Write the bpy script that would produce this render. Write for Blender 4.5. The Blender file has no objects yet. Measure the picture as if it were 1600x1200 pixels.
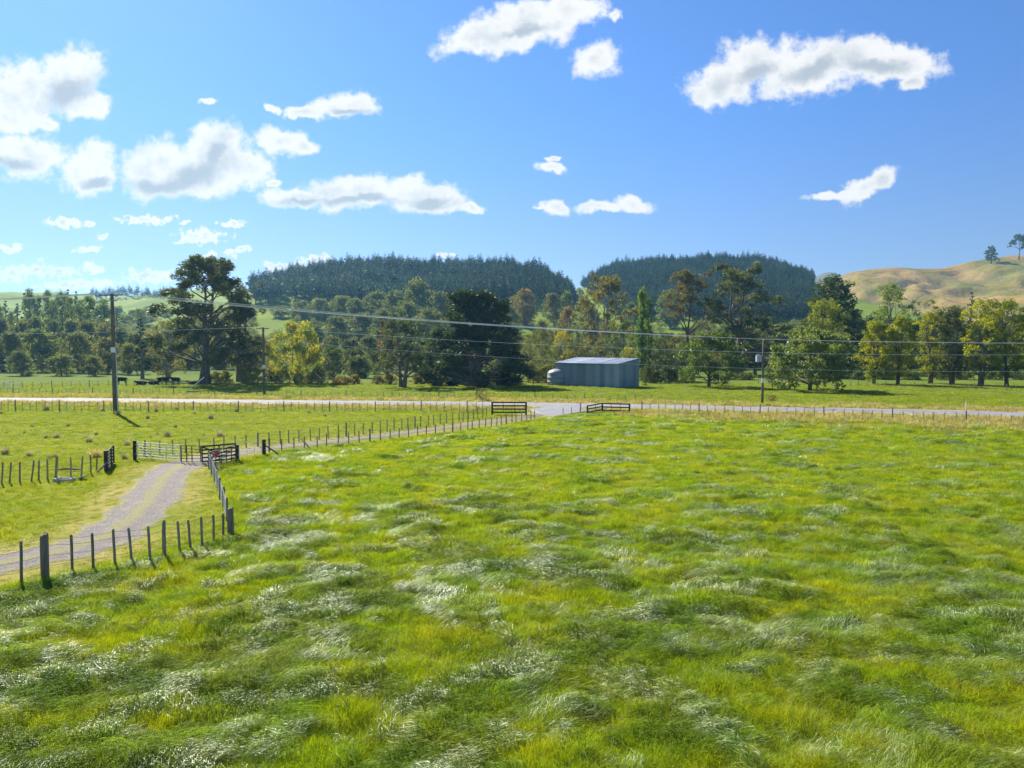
import bpy, bmesh, math, random
import numpy as np
from mathutils import Vector, Matrix, Euler

R = math.radians
sc = bpy.context.scene
COL = sc.collection

# ------------------------------------------------------------------ camera
F = 1109.0                       # focal length in pixels of a 1600 px wide frame
CAM_H = 8.0                      # drone hovering 8 m above the paddock
PITCH = math.atan(60.0 / F)
cam_data = bpy.data.cameras.new('camera')
cam = bpy.data.objects.new('camera', cam_data)
COL.objects.link(cam)
cam.location = (0, 0, CAM_H)
cam.rotation_euler = (R(90) - PITCH, 0, 0)
cam_data.sensor_width = 36.0
cam_data.lens = F / 1600.0 * 36.0
cam_data.clip_end = 20000
sc.camera = cam

def pdir(px, py):
    u = (px - 800.0) / F
    v = (600.0 - py) / F
    return Vector((u, math.cos(PITCH) + v * math.sin(PITCH), -math.sin(PITCH) + v * math.cos(PITCH)))
def G(px, py, z=0.0):
    """ground point (plan position) seen at a place in the survey photograph"""
    d = pdir(px, py)
    t = (z - CAM_H) / d.z
    return Vector((d.x * t, d.y * t, z))
def A(px, py, D):
    d = pdir(px, py)
    t = D / d.y
    return Vector((d.x * t, D, CAM_H + d.z * t))

# ------------------------------------------------------------------ sun, sky, exposure
SUN_AZ, SUN_EL = R(-36), R(40)           # ahead and to the left
sun_vec = Vector((math.sin(SUN_AZ) * math.cos(SUN_EL), math.cos(SUN_AZ) * math.cos(SUN_EL), math.sin(SUN_EL)))
sl = bpy.data.lights.new('sun', 'SUN')
sl.energy = 5.0
sl.angle = R(0.53)
sl.color = (1.0, 0.95, 0.86)
so = bpy.data.objects.new('sun', sl)
COL.objects.link(so)
so.location = (0, 0, 60)
so.rotation_euler = sun_vec.to_track_quat('Z', 'Y').to_euler()

sc.view_settings.view_transform = 'Standard'
sc.view_settings.look = 'None'
sc.view_settings.exposure = 1.1
sc.view_settings.gamma = 1.0
sc.view_settings.use_curve_mapping = False

world = bpy.data.worlds.new('World')
sc.world = world
world.use_nodes = True
SKY_STRENGTH = 0.05

class NT:
    """small helper to write node trees in a few words"""
    def __init__(self, tree):
        self.t = tree
    def n(self, kind, **kw):
        nd = self.t.nodes.new(kind)
        ins = kw.pop('ins', {})
        for k, v in kw.items():
            setattr(nd, k, v)
        for k, v in ins.items():
            s = nd.inputs[k]
            if isinstance(v, bpy.types.NodeSocket):
                self.t.links.new(v, s)
            elif v is not None:
                s.default_value = v
        return nd
    def math(self, op, a, b=0.0, c=0.0, clamp=False):
        nd = self.n('ShaderNodeMath', operation=op, use_clamp=clamp, ins={0: a, 1: b, 2: c})
        return nd.outputs[0]
    def vmath(self, op, a, b=(0, 0, 0)):
        nd = self.n('ShaderNodeVectorMath', operation=op, ins={0: a, 1: b})
        return nd.outputs['Value'] if op in ('LENGTH', 'DOT_PRODUCT', 'DISTANCE') else nd.outputs[0]
    def noise(self, vec, scale, detail=4.0, rough=0.55, dist=0.0, dims='3D'):
        nd = self.n('ShaderNodeTexNoise', noise_dimensions=dims, ins={'Scale': scale, 'Detail': detail, 'Roughness': rough, 'Distortion': dist})
        if vec is not None:
            self.t.links.new(vec, nd.inputs['Vector'])
        return nd
    def mix(self, fac, a, b, blend='MIX'):
        nd = self.n('ShaderNodeMix', data_type='RGBA', blend_type=blend)
        for i, v in ((0, fac), (6, a), (7, b)):
            if isinstance(v, bpy.types.NodeSocket):
                self.t.links.new(v, nd.inputs[i])
            else:
                nd.inputs[i].default_value = v if i == 0 else (*v[:3], 1.0)
        return nd.outputs[2]
    def smooth(self, x, lo, hi, a=0.0, b=1.0):
        nd = self.n('ShaderNodeMapRange', interpolation_type='SMOOTHSTEP', ins={0: x, 1: lo, 2: hi, 3: a, 4: b})
        return nd.outputs[0]
    def link(self, a, b):
        self.t.links.new(a, b)

def build_world():
    nt = world.node_tree
    nt.nodes.clear()
    N = NT(nt)
    out = N.n('ShaderNodeOutputWorld')
    sky = N.n('ShaderNodeTexSky', sky_type='NISHITA', sun_disc=False, sun_elevation=SUN_EL, sun_rotation=SUN_AZ,
              altitude=100, air_density=1.0, dust_density=0.25, ozone_density=3.0)
    tc = N.n('ShaderNodeTexCoord')
    N.link(N.vmath('NORMALIZE', N.vmath('ADD', N.vmath('MULTIPLY', tc.outputs['Generated'], (1, 1, 0.85)), (0, 0, SKY_LIFT))), sky.inputs['Vector'])
    sep = N.n('ShaderNodeSeparateXYZ', ins={0: tc.outputs['Generated']})
    yy = N.math('MAXIMUM', sep.outputs['Y'], 0.05)
    u = N.math('DIVIDE', sep.outputs['X'], yy)
    v = N.math('DIVIDE', sep.outputs['Z'], yy)
    uv = N.n('ShaderNodeCombineXYZ', ins={0: u, 1: v, 2: 0.0}).outputs[0]
    # billowing edge: two octaves of domain warp
    w1 = N.noise(uv, 16.0, 3.0, 0.55)
    w2 = N.noise(uv, 70.0, 4.0, 0.6)
    d1 = N.vmath('SCALE', N.vmath('SUBTRACT', w1.outputs['Color'], (0.5, 0.5, 0.5)))
    d1.node.inputs['Scale'].default_value = 0.030
    d2 = N.vmath('SCALE', N.vmath('SUBTRACT', w2.outputs['Color'], (0.5, 0.5, 0.5)))
    d2.node.inputs['Scale'].default_value = 0.012
    flat = N.vmath('MULTIPLY', N.vmath('ADD', d1, d2), (1, 1, 0))
    p = N.vmath('ADD', uv, flat)
    # cumulus seen in the sky: azimuth / height of every puff (centre, half width, half height, tilt)
    puffs = PUFFS = [
        (30,150,80,52,0),(108,118,58,36,-25),(135,162,42,24,0),(15,188,45,20,0),(72,188,20,9,0),
        (42,242,64,38,0),(147,266,52,38,-10),
        (250,262,66,46,-20),(335,240,74,42,-12),(372,262,52,34,0),(290,285,98,25,0),(428,284,15,6,0),
        (440,221,44,20,5),(476,228,26,11,0),
        (478,177,36,11,0),(548,165,48,22,0),(518,170,34,18,0),(424,171,13,8,0),
        (468,306,68,17,0),(555,300,85,27,0),(650,302,76,25,4),(690,312,38,18,0),(738,322,20,9,0),
        (738,58,56,25,-15),(822,38,84,40,-10),(890,14,56,26,0),(790,60,54,22,0),
        (930,92,44,26,-12),(962,24,12,9,0),
        (1135,132,62,34,-12),(1172,98,52,40,0),(1250,108,92,46,-5),(1345,92,92,38,0),(1418,98,56,28,0),(1428,130,28,13,-10),
        (1350,295,56,17,-22),(1380,281,24,18,-20),(1300,308,42,8,-8),
        (860,263,26,9,0),(866,247,15,5,0),(868,322,26,11,0),(844,321,11,5,0),(938,323,36,9,0),(985,319,35,15,5),
        (98,346,28,9,0),(139,349,13,5,0),(228,342,46,8,0),(288,348,10,4,0),(362,350,22,7,0),(313,370,42,12,0),
        (162,373,11,5,0),(137,391,21,6,0),(12,387,22,7,0),(325,160,14,6,0),
        (18,423,40,11,0),(62,421,30,8,0),(103,426,20,8,0),(143,420,17,7,0),(235,432,42,11,0),(120,443,70,8,0),
        (380,388,12,6,0),(357,398,13,7,0),(440,414,30,7,0),(492,406,30,9,0),(325,402,12,5,0),(696,396,20,4,0),
    ]
    def uvpx(px, py):
        d = pdir(px, py)
        return d.x / d.y, d.z / d.y
    def field(lst, soft):
        acc = None
        for (cx, cy, rx, ry, rot) in lst:
            a, b = uvpx(cx, cy)
            # (each puff waits for the one before it, which keeps the shader small)
            q = p if acc is None else N.n('ShaderNodeVectorMath', operation='MULTIPLY_ADD', ins={0: acc, 1: (1e-12, 1e-12, 0), 2: p}).outputs[0]
            mp = N.n('ShaderNodeMapping', vector_type='TEXTURE',
                     ins={'Vector': q, 'Location': (a, b, 0), 'Rotation': (0, 0, R(-rot)), 'Scale': (rx * 1.08 / F, ry * 1.08 / F, 1)})
            ln = N.vmath('LENGTH', mp.outputs[0])
            acc = ln if acc is None else N.math('SMOOTH_MIN', acc, ln, soft)
        return N.math('SUBTRACT', 1.0, acc)
    K = 1.0 / SKY_STRENGTH
    skyc = N.n('ShaderNodeHueSaturation', ins={'Hue': 0.5, 'Saturation': SKY_SAT, 'Value': SKY_VAL, 'Color': N.mix(1.0, sky.outputs[0], N.mix(N.smooth(sep.outputs['Z'], 0.0, 0.34), SKY_LOW, SKY_TINT), 'MULTIPLY')}).outputs[0]
    WHITE, GREY = (0.455 * K, 0.455 * K, 0.455 * K), (0.20 * K, 0.235 * K, 0.275 * K)
    n1 = N.noise(uv, 34.0, 5.0, 0.62)
    bump = N.math('MULTIPLY', N.math('SUBTRACT', n1.outputs['Fac'], 0.5), 1.5)
    bellies = [(105,140,52,22,-30),(305,272,70,24,-20),(340,240,36,18,-60),(255,290,60,12,0),(470,312,44,7,0),(560,312,70,8,0),(675,314,40,10,0),
               (1180,115,40,16,-20),(1270,110,60,16,-20),(1370,104,60,13,0),(25,255,44,12,0),(820,50,50,10,-10),(150,285,26,8,0),(545,178,36,6,0)]
    def region(cx, cy):
        if cx > 770 or (cx > 640 and cy < 120): return 2
        if cy > (324 if cx < 395 else 345) and cx < 770: return 1
        return 0
    def background(col):
        b = N.n('ShaderNodeBackground', ins={'Color': col, 'Strength': SKY_STRENGTH})
        return b.outputs[0]
    parts = []
    for r in (0, 1, 2):                   # three quarters of the sky, so that each look-up only meets its own clouds
        rough = bump
        if r == 1:                        # far low clouds: finer billows
            n3 = N.noise(uv, 95.0, 4.0, 0.6)
            rough = N.math('MULTIPLY', N.math('SUBTRACT', n3.outputs['Fac'], 0.52), 2.6)
        tot = N.math('ADD', field([q for q in puffs if region(*q[:2]) == r], 0.12), rough)
        alpha = N.smooth(tot, -0.12, 0.42)
        soft = N.smooth(N.math('ADD', tot, N.math('MULTIPLY', N.math('SUBTRACT', w1.outputs['Fac'], 0.5), 2.2)), 0.35, 1.5, 0.0, 0.6)
        if r != 1:                        # thick bellies, grey because the sun stands behind them
            bel = field([q for q in bellies if region(*q[:2]) == r], 0.25)
            grey = N.smooth(N.math('ADD', bel, N.math('MULTIPLY', N.math('SUBTRACT', n1.outputs['Fac'], 0.5), 1.3)), -0.25, 0.75, 0.0, 0.85)
            soft = N.math('MAXIMUM', grey, soft)
        parts.append(background(N.mix(alpha, skyc, N.mix(soft, WHITE, GREY))))
    # the same fair-weather cumulus go on round the rest of the sky
    zz = N.math('MAXIMUM', sep.outputs['Z'], 0.03)
    wide = N.noise(N.n('ShaderNodeCombineXYZ', ins={0: N.math('DIVIDE', sep.outputs['X'], zz), 1: N.math('DIVIDE', sep.outputs['Y'], zz), 2: 0.0}).outputs[0], 0.9, 6.0, 0.55)
    inview = N.math('MULTIPLY', N.smooth(sep.outputs['Y'], 0.30, 0.5), N.math('MULTIPLY', N.smooth(N.math('ABSOLUTE', u), 1.15, 0.88), N.smooth(v, 0.85, 0.62)))
    els = N.math('SUBTRACT', N.math('MULTIPLY', N.math('SUBTRACT', wide.outputs['Fac'], 0.60), 6.0), N.math('MULTIPLY', inview, 9.0))
    els = N.math('MULTIPLY', N.smooth(els, -0.06, 0.45), N.smooth(sep.outputs['Z'], 0.02, 0.15))
    rest = background(N.mix(els, skyc, WHITE))
    def band(x, lo, hi):
        return N.math('MULTIPLY', N.math('GREATER_THAN', x, lo), N.math('LESS_THAN', x, hi))
    uR, v120 = uvpx(770, 120)[0], uvpx(800, 120)[1]
    right = N.math('MAXIMUM', N.math('GREATER_THAN', u, uR), N.math('MULTIPLY', N.math('GREATER_THAN', u, uvpx(640, 100)[0]), N.math('GREATER_THAN', v, v120)))
    low = N.math('MAXIMUM', N.math('LESS_THAN', v, uvpx(800, 345)[1]), N.math('MULTIPLY', N.math('LESS_THAN', v, uvpx(800, 324)[1]), N.math('LESS_THAN', u, uvpx(395, 324)[0])))
    front = N.math('MULTIPLY', N.math('GREATER_THAN', sep.outputs['Y'], 0.5), N.math('MULTIPLY', band(u, -0.87, 0.87), band(v, 0.02, 0.61)))
    def mixs(f, a, b):
        return N.n('ShaderNodeMixShader', ins={0: f, 1: a, 2: b}).outputs[0]
    N.link(mixs(front, rest, mixs(right, mixs(low, parts[0], parts[1]), parts[2])), out.inputs[0])
SKY_SAT, SKY_VAL, SKY_LIFT = 1.0, 1.0, 0.075
SKY_TINT = (0.73, 1.06, 1.52)          # the camera's rendering of a clear autumn blue,
SKY_LOW = (1.08, 1.02, 1.10)           # paler all round the horizon
build_world()
world.cycles.sampling_method = 'MANUAL'
world.cycles.sample_map_resolution = 256

cy = sc.cycles
cy.use_denoising = True
cy.denoiser = 'OPENIMAGEDENOISE'
cy.max_bounces = 5
cy.diffuse_bounces = 2
cy.glossy_bounces = 2
cy.transmission_bounces = 4
cy.transparent_max_bounces = 8
cy.volume_bounces = 0
cy.use_adaptive_sampling = True
cy.adaptive_threshold = 0.015
cy.sample_clamp_indirect = 6.0

# ------------------------------------------------------------------ numeric helpers
_rs = np.random.RandomState(11)
_perm = np.concatenate([_rs.permutation(256)] * 2)
_ga = _rs.rand(256) * 2 * np.pi
_gx, _gy = np.cos(_ga), np.sin(_ga)
def perlin(x, y):
    x = np.asarray(x, float); y = np.asarray(y, float)
    xi = np.floor(x).astype(int); yi = np.floor(y).astype(int)
    xf, yf = x - xi, y - yi
    xi &= 255; yi &= 255
    u = xf * xf * xf * (xf * (xf * 6 - 15) + 10)
    v = yf * yf * yf * (yf * (yf * 6 - 15) + 10)
    def g(ix, iy, dx, dy):
        h = _perm[_perm[ix & 255] + (iy & 255)]
        return _gx[h] * dx + _gy[h] * dy
    a = g(xi, yi, xf, yf); b = g(xi + 1, yi, xf - 1, yf)
    c = g(xi, yi + 1, xf, yf - 1); d = g(xi + 1, yi + 1, xf - 1, yf - 1)
    return 1.4 * ((a + u * (b - a)) + v * ((c + u * (d - c)) - (a + u * (b - a))))
def fbm(x, y, oct=4, rough=0.5):
    s, a = 0.0, 1.0
    for i in range(oct):
        s = s + a * perlin(x * 2 ** i + 17.3 * i, y * 2 ** i - 9.1 * i)
        a *= rough
    return s
def sstep(x, lo, hi):
    t = np.clip((np.asarray(x, float) - lo) / (hi - lo), 0, 1)
    return t * t * (3 - 2 * t)
def in_poly(x, y, poly):
    x = np.asarray(x, float); y = np.asarray(y, float)
    r = np.zeros(x.shape, bool)
    n = len(poly)
    for i in range(n):
        x0, y0 = poly[i]; x1, y1 = poly[(i + 1) % n]
        c = (y0 > y) != (y1 > y)
        if y0 != y1:
            r ^= c & (x < (x1 - x0) * (y - y0) / (y1 - y0) + x0)
    return r
def dist_line(x, y, line):
    x = np.asarray(x, float); y = np.asarray(y, float)
    best = np.full(x.shape, 1e9)
    for (x0, y0), (x1, y1) in zip(line[:-1], line[1:]):
        dx, dy = x1 - x0, y1 - y0
        t = np.clip(((x - x0) * dx + (y - y0) * dy) / max(dx * dx + dy * dy, 1e-9), 0, 1)
        best = np.minimum(best, np.hypot(x - x0 - t * dx, y - y0 - t * dy))
    return best
def catmull(pts, step):
    pts = [Vector(p) for p in pts]
    out = []
    ext = [pts[0] * 2 - pts[1]] + pts + [pts[-1] * 2 - pts[-2]]
    for i in range(1, len(ext) - 2):
        p0, p1, p2, p3 = ext[i - 1:i + 3]
        n = max(2, int((p2 - p1).length / step))
        for k in range(n):
            t = k / n
            out.append(0.5 * ((2 * p1) + (p2 - p0) * t + (2 * p0 - 5 * p1 + 4 * p2 - p3) * t * t + (3 * p1 - p0 - 3 * p2 + p3) * t ** 3))
    out.append(pts[-1])
    return out
def resample(pts, step):
    """points every `step` metres along a polyline"""
    out, acc = [Vector(pts[0])], 0.0
    for a, b in zip(pts[:-1], pts[1:]):
        a, b = Vector(a), Vector(b)
        L = (b - a).length
        while acc + L >= step:
            t = (step - acc)
            a = a + (b - a).normalized() * t
            L = (b - a).length
            out.append(a.copy()); acc = 0.0
        acc += L
    return out

# ------------------------------------------------------------------ object helpers
def mesh_arrays(name, V, Fq, mat=None, smooth=False):
    V = np.asarray(V, np.float32); Fq = np.asarray(Fq, np.int32)
    me = bpy.data.meshes.new(name)
    k = Fq.shape[1]
    me.vertices.add(len(V)); me.vertices.foreach_set('co', V.ravel())
    me.loops.add(Fq.size); me.loops.foreach_set('vertex_index', Fq.ravel())
    me.polygons.add(len(Fq))
    me.polygons.foreach_set('loop_start', np.arange(0, Fq.size, k, dtype=np.int32))
    me.polygons.foreach_set('loop_total', np.full(len(Fq), k, np.int32))
    if smooth:
        me.polygons.foreach_set('use_smooth', np.ones(len(Fq), bool))
    me.update(calc_edges=True)
    if mat: me.materials.append(mat)
    return me
def link(name, me, parent=None, loc=(0, 0, 0), rot=(0, 0, 0), scale=(1, 1, 1)):
    o = bpy.data.objects.new(name, me)
    COL.objects.link(o)
    o.location = loc; o.rotation_euler = rot; o.scale = scale
    if parent: o.parent = parent
    return o
def tag(o, label=None, cat=None, group=None, kind=None):
    if label: o['label'] = label
    if cat: o['category'] = cat
    if group: o['group'] = group
    if kind: o['kind'] = kind
    return o
def thing(name, label, cat, loc=(0, 0, 0), rz=0.0, group=None):
    o = link(name, None, None, loc, (0, 0, rz))
    o.empty_display_size = 0.3
    return tag(o, label, cat, group)
def copy_tree(root, loc=None, rz=None, scale=None):
    c = root.copy(); COL.objects.link(c)
    if loc is not None: c.location = loc
    if rz is not None: c.rotation_euler = (0, 0, rz)
    if scale is not None: c.scale = scale
    for ch in root.children:
        d = ch.copy(); COL.objects.link(d); d.parent = c
        for g in ch.children:
            e = g.copy(); COL.objects.link(e); e.parent = d
    return c

class MB:
    def __init__(self):
        self.v, self.f = [], []
    def box(self, c, s, rz=0.0, M=None):
        b = len(self.v)
        cx, cy_, cz = c; sx, sy, sz = s[0] / 2, s[1] / 2, s[2] / 2
        ca, sa = math.cos(rz), math.sin(rz)
        for dz in (-sz, sz):
            for dx, dy in ((-sx, -sy), (sx, -sy), (sx, sy), (-sx, sy)):
                p = Vector((cx + dx * ca - dy * sa, cy_ + dx * sa + dy * ca, cz + dz))
                self.v.append(tuple(M @ p) if M else tuple(p))
        self.f += [(b, b + 3, b + 2, b + 1), (b + 4, b + 5, b + 6, b + 7)] + [(b + i, b + (i + 1) % 4, b + 4 + (i + 1) % 4, b + 4 + i) for i in range(4)]
        return self
    def bar(self, p0, p1, w, h):
        """rectangular board from p0 to p1: w across (horizontal), h deep (vertical)"""
        p0, p1 = Vector(p0), Vector(p1)
        d = (p1 - p0).normalized()
        up = Vector((0, 0, 1)) if abs(d.z) < 0.95 else Vector((0, 1, 0))
        s = d.cross(up).normalized(); t = s.cross(d).normalized()
        b = len(self.v)
        for p in (p0, p1):
            for a, c in ((-1, -1), (1, -1), (1, 1), (-1, 1)):
                self.v.append(tuple(p + s * a * w / 2 + t * c * h / 2))
        self.f += [(b, b + 1, b + 2, b + 3), (b + 7, b + 6, b + 5, b + 4)] + [(b + i, b + 4 + i, b + 4 + (i + 1) % 4, b + (i + 1) % 4) for i in range(4)]
        return self
    def tube(self, pts, radii, n=6, cap=True):
        pts = [Vector(p) for p in pts]
        if not hasattr(radii, '__len__'): radii = [radii] * len(pts)
        b = len(self.v)
        prev = None
        for i, p in enumerate(pts):
            d = (pts[min(i + 1, len(pts) - 1)] - pts[max(i - 1, 0)]).normalized()
            ref = Vector((0, 0, 1)) if abs(d.z) < 0.9 else Vector((1, 0, 0))
            if prev is not None:
                s = (prev - d * prev.dot(d))
                s = s.normalized() if s.length > 1e-5 else d.cross(ref).normalized()
            else:
                s = d.cross(ref).normalized()
            prev = s
            t = d.cross(s)
            for k in range(n):
                a = 2 * math.pi * k / n
                self.v.append(tuple(p + (s * math.cos(a) + t * math.sin(a)) * radii[i]))
        for i in range(len(pts) - 1):
            for k in range(n):
                k2 = (k + 1) % n
                self.f.append((b + i * n + k, b + i * n + k2, b + (i + 1) * n + k2, b + (i + 1) * n + k))
        if cap:
            self.f.append(tuple(b + k for k in reversed(range(n))))
            self.f.append(tuple(b + (len(pts) - 1) * n + k for k in range(n)))
        return self
    def mesh(self, name, mat, smooth=False):
        me = bpy.data.meshes.new(name)
        me.from_pydata(self.v, [], self.f)
        me.update()
        if smooth:
            me.polygons.foreach_set('use_smooth', [True] * len(me.polygons))
        me.materials.append(mat)
        return me
    def build(self, name, mat, parent=None, smooth=False):
        return link(name, self.mesh(name, mat, smooth), parent)

# ------------------------------------------------------------------ materials
def new_mat(name):
    m = bpy.data.materials.new(name); m.use_nodes = True
    m.node_tree.nodes.clear()
    N = NT(m.node_tree)
    out = N.n('ShaderNodeOutputMaterial')
    return m, N, out
def simple(name, c1, c2, scale=3.0, rough=0.7, metal=0.0, spec=0.4, bump=0.0, bscale=30.0, stretch=(1, 1, 1), tint=False):
    m, N, out = new_mat(name)
    tc = N.n('ShaderNodeTexCoord')
    vec = N.vmath('MULTIPLY', tc.outputs['Object'], stretch)
    oi = N.n('ShaderNodeObjectInfo')
    vec = N.vmath('ADD', vec, N.vmath('SCALE', (7.1, 3.3, 5.7)))
    N.t.nodes[-1]
    nz = N.noise(vec, scale, 5.0, 0.6)
    fac = N.smooth(nz.outputs['Fac'], 0.3, 0.7)
    col = N.mix(fac, c1, c2)
    rnd = N.math('ADD', 0.8, N.math('MULTIPLY', oi.outputs['Random'], 0.4))
    col = N.mix(1.0, col, N.n('ShaderNodeCombineXYZ', ins={0: rnd, 1: rnd, 2: rnd}).outputs[0], 'MULTIPLY')
    if tint:
        col = N.mix(1.0, col, oi.outputs['Color'], 'MULTIPLY')
    bs = N.n('ShaderNodeBsdfPrincipled', ins={'Base Color': col, 'Roughness': rough, 'Metallic': metal, 'Specular IOR Level': spec})
    if bump:
        nb = N.noise(vec, bscale, 4.0, 0.6)
        bp = N.n('ShaderNodeBump', ins={'Strength': bump, 'Distance': 0.02, 'Height': nb.outputs['Fac']})
        N.link(bp.outputs[0], bs.inputs['Normal'])
    N.link(bs.outputs[0], out.inputs[0])
    return m
def leaf_mat(name, c1, c2, trans=0.35, gloss=0.12, scale=0.5, tint=True, tcol=(1.25, 1.25, 0.6)):
    """foliage: diffuse + light through the leaf + a waxy sheen; clumps differ in colour"""
    m, N, out = new_mat(name)
    geo = N.n('ShaderNodeNewGeometry')
    oi = N.n('ShaderNodeObjectInfo')
    nz = N.noise(geo.outputs['Position'], scale, 3.0, 0.6)
    fac = N.smooth(nz.outputs['Fac'], 0.35, 0.65)
    col = N.mix(fac, c1, c2)
    n2 = N.noise(geo.outputs['Position'], scale * 9, 2.0, 0.6)
    k = N.math('ADD', 0.62, N.math('MULTIPLY', n2.outputs['Fac'], 0.76))
    rk = N.math('MULTIPLY', k, N.math('ADD', 0.88, N.math('MULTIPLY', oi.outputs['Random'], 0.24)))
    col = N.mix(1.0, col, N.n('ShaderNodeCombineXYZ', ins={0: rk, 1: rk, 2: rk}).outputs[0], 'MULTIPLY')
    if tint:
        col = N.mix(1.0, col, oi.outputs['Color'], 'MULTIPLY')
    dif = N.n('ShaderNodeBsdfDiffuse', ins={'Color': col})
    tr = N.n('ShaderNodeBsdfTranslucent', ins={'Color': N.mix(1.0, col, tcol, 'MULTIPLY')})
    gl = N.n('ShaderNodeBsdfAnisotropic', ins={'Color': (0.9, 0.95, 0.9, 1), 'Roughness': 0.42})
    mx = N.n('ShaderNodeMixShader', ins={0: trans, 1: dif.outputs[0], 2: tr.outputs[0]})
    lw = N.n('ShaderNodeLayerWeight', ins={'Blend': 0.5})
    gm = N.math('ADD', gloss * 0.25, N.math('MULTIPLY', N.math('POWER', lw.outputs['Facing'], 4.0), gloss * 0.8), clamp=True)
    m2 = N.n('ShaderNodeMixShader', ins={0: gm, 1: mx.outputs[0], 2: gl.outputs[0]})
    N.link(m2.outputs[0], out.inputs[0])
    return m

M = {}
M['bark'] = simple('bark', (0.10, 0.075, 0.055), (0.19, 0.15, 0.12), 2.0, 0.9, spec=0.2, bump=0.6, bscale=8, stretch=(1, 1, .3))
M['bark_pale'] = simple('bark_pale', (0.22, 0.19, 0.15), (0.34, 0.30, 0.25), 2.0, 0.9, spec=0.2, stretch=(1, 1, .3))
M['post'] = simple('weathered_post', (0.16, 0.125, 0.09), (0.34, 0.28, 0.21), 5, 0.9, spec=0.2, bump=0.7, bscale=25, stretch=(3, 3, .35))
M['batten'] = simple('grey_batten', (0.16, 0.135, 0.105), (0.33, 0.285, 0.23), 5, 0.9, spec=0.2, bump=0.6, bscale=25, stretch=(3, 3, .35))
M['black_wood'] = simple('dark_stained_wood', (0.018, 0.018, 0.02), (0.045, 0.042, 0.042), 5, 0.75, spec=0.3, bump=0.4, bscale=25)
M['brown_wood'] = simple('red_brown_wood', (0.16, 0.075, 0.045), (0.26, 0.13, 0.08), 4, 0.8, spec=0.3)
M['green_wood'] = simple('dark_green_wood', (0.02, 0.04, 0.042), (0.05, 0.075, 0.07), 4, 0.7, spec=0.3)
M['galv'] = simple('galvanised_pipe', (0.55, 0.56, 0.57), (0.72, 0.73, 0.74), 6, 0.35, metal=0.7, spec=0.5)
M['rust_pipe'] = simple('dull_pipe', (0.07, 0.055, 0.045), (0.13, 0.10, 0.085), 6, 0.7, metal=0.1)
M['wire'] = simple('fence_wire', (0.35, 0.34, 0.33), (0.5, 0.49, 0.47), 3, 0.45, metal=0.7)
M['conductor'] = simple('aluminium_conductor', (0.80, 0.81, 0.83), (0.90, 0.91, 0.92), 3, 0.45, metal=0.0, spec=0.6)
M['pole'] = simple('tarred_pole', (0.085, 0.07, 0.058), (0.17, 0.145, 0.12), 3, 0.9, spec=0.2, bump=0.4, bscale=12, stretch=(2, 2, .2))
M['white_paint'] = simple('white_paint', (0.70, 0.71, 0.72), (0.82, 0.82, 0.82), 4, 0.5)
M['red_paint'] = simple('red_plastic', (0.62, 0.05, 0.02), (0.75, 0.09, 0.03), 4, 0.4)
M['ceramic'] = simple('insulator_ceramic', (0.45, 0.42, 0.40), (0.7, 0.68, 0.66), 4, 0.25)
M['grey_steel'] = simple('transformer_steel', (0.38, 0.42, 0.46), (0.5, 0.54, 0.58), 3, 0.45, metal=0.2)
M['cow'] = simple('black_hide', (0.006, 0.006, 0.006), (0.014, 0.012, 0.011), 4, 0.9, spec=0.08)
M['horn'] = simple('hoof', (0.03, 0.028, 0.025), (0.06, 0.05, 0.045), 4, 0.5)
M['concrete'] = simple('pale_concrete', (0.30, 0.29, 0.27), (0.44, 0.43, 0.40), 2, 0.85, bump=0.3)
M['clad'] = simple('zinc_cladding', (0.22, 0.285, 0.345), (0.29, 0.355, 0.415), 0.9, 0.5, metal=0.25, spec=0.4, stretch=(1, 1, .25), tint=True)
M['roof_iron'] = simple('zinc_roof_iron', (0.58, 0.60, 0.63), (0.70, 0.71, 0.73), 0.8, 0.42, metal=0.35, spec=0.5, tint=True)
M['tank'] = simple('tank_plastic', (0.30, 0.32, 0.33), (0.38, 0.40, 0.41), 1.2, 0.5)
M['dry_stem'] = leaf_mat('dry_stem', (0.30, 0.24, 0.12), (0.42, 0.35, 0.20), 0.3, 0.1, 1.0)
M['rush'] = leaf_mat('rush_blades', (0.25, 0.24, 0.13), (0.52, 0.46, 0.31), 0.35, 0.1, 2.0)

# leaves of the different kinds of tree
L = {}
L['pine'] = leaf_mat('pine_needles', (0.072, 0.100, 0.036), (0.150, 0.160, 0.060), 0.36, 0.067, 0.35)
L['macro'] = leaf_mat('cypress_sprays', (0.042, 0.070, 0.027), (0.085, 0.115, 0.038), 0.30, 0.059, 0.35)
L['conifer'] = leaf_mat('plantation_needles', (0.012, 0.034, 0.026), (0.040, 0.076, 0.040), 0.2, 0.034, 0.03)
L['umbrella'] = leaf_mat('rusty_needles', (0.17, 0.115, 0.045), (0.15, 0.155, 0.055), 0.35, 0.059, 0.3)
L['round'] = leaf_mat('walnut_leaves', (0.105, 0.155, 0.024), (0.20, 0.235, 0.050), 0.45, 0.076, 0.5)
L['wattle'] = leaf_mat('yellow_green_leaves', (0.13, 0.17, 0.014), (0.38, 0.37, 0.012), 0.52, 0.042, 0.20)
L['willow'] = leaf_mat('willow_leaves', (0.19, 0.24, 0.040), (0.45, 0.40, 0.03), 0.52, 0.042, 0.25)
L['olive'] = leaf_mat('olive_leaves', (0.13, 0.135, 0.045), (0.25, 0.23, 0.075), 0.45, 0.059, 0.3)
L['grey'] = leaf_mat('grey_green_leaves', (0.13, 0.16, 0.060), (0.23, 0.24, 0.090), 0.45, 0.042, 0.18)
L['poplar'] = leaf_mat('poplar_leaves', (0.11, 0.16, 0.045), (0.20, 0.23, 0.065), 0.45, 0.050, 0.3)
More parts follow.
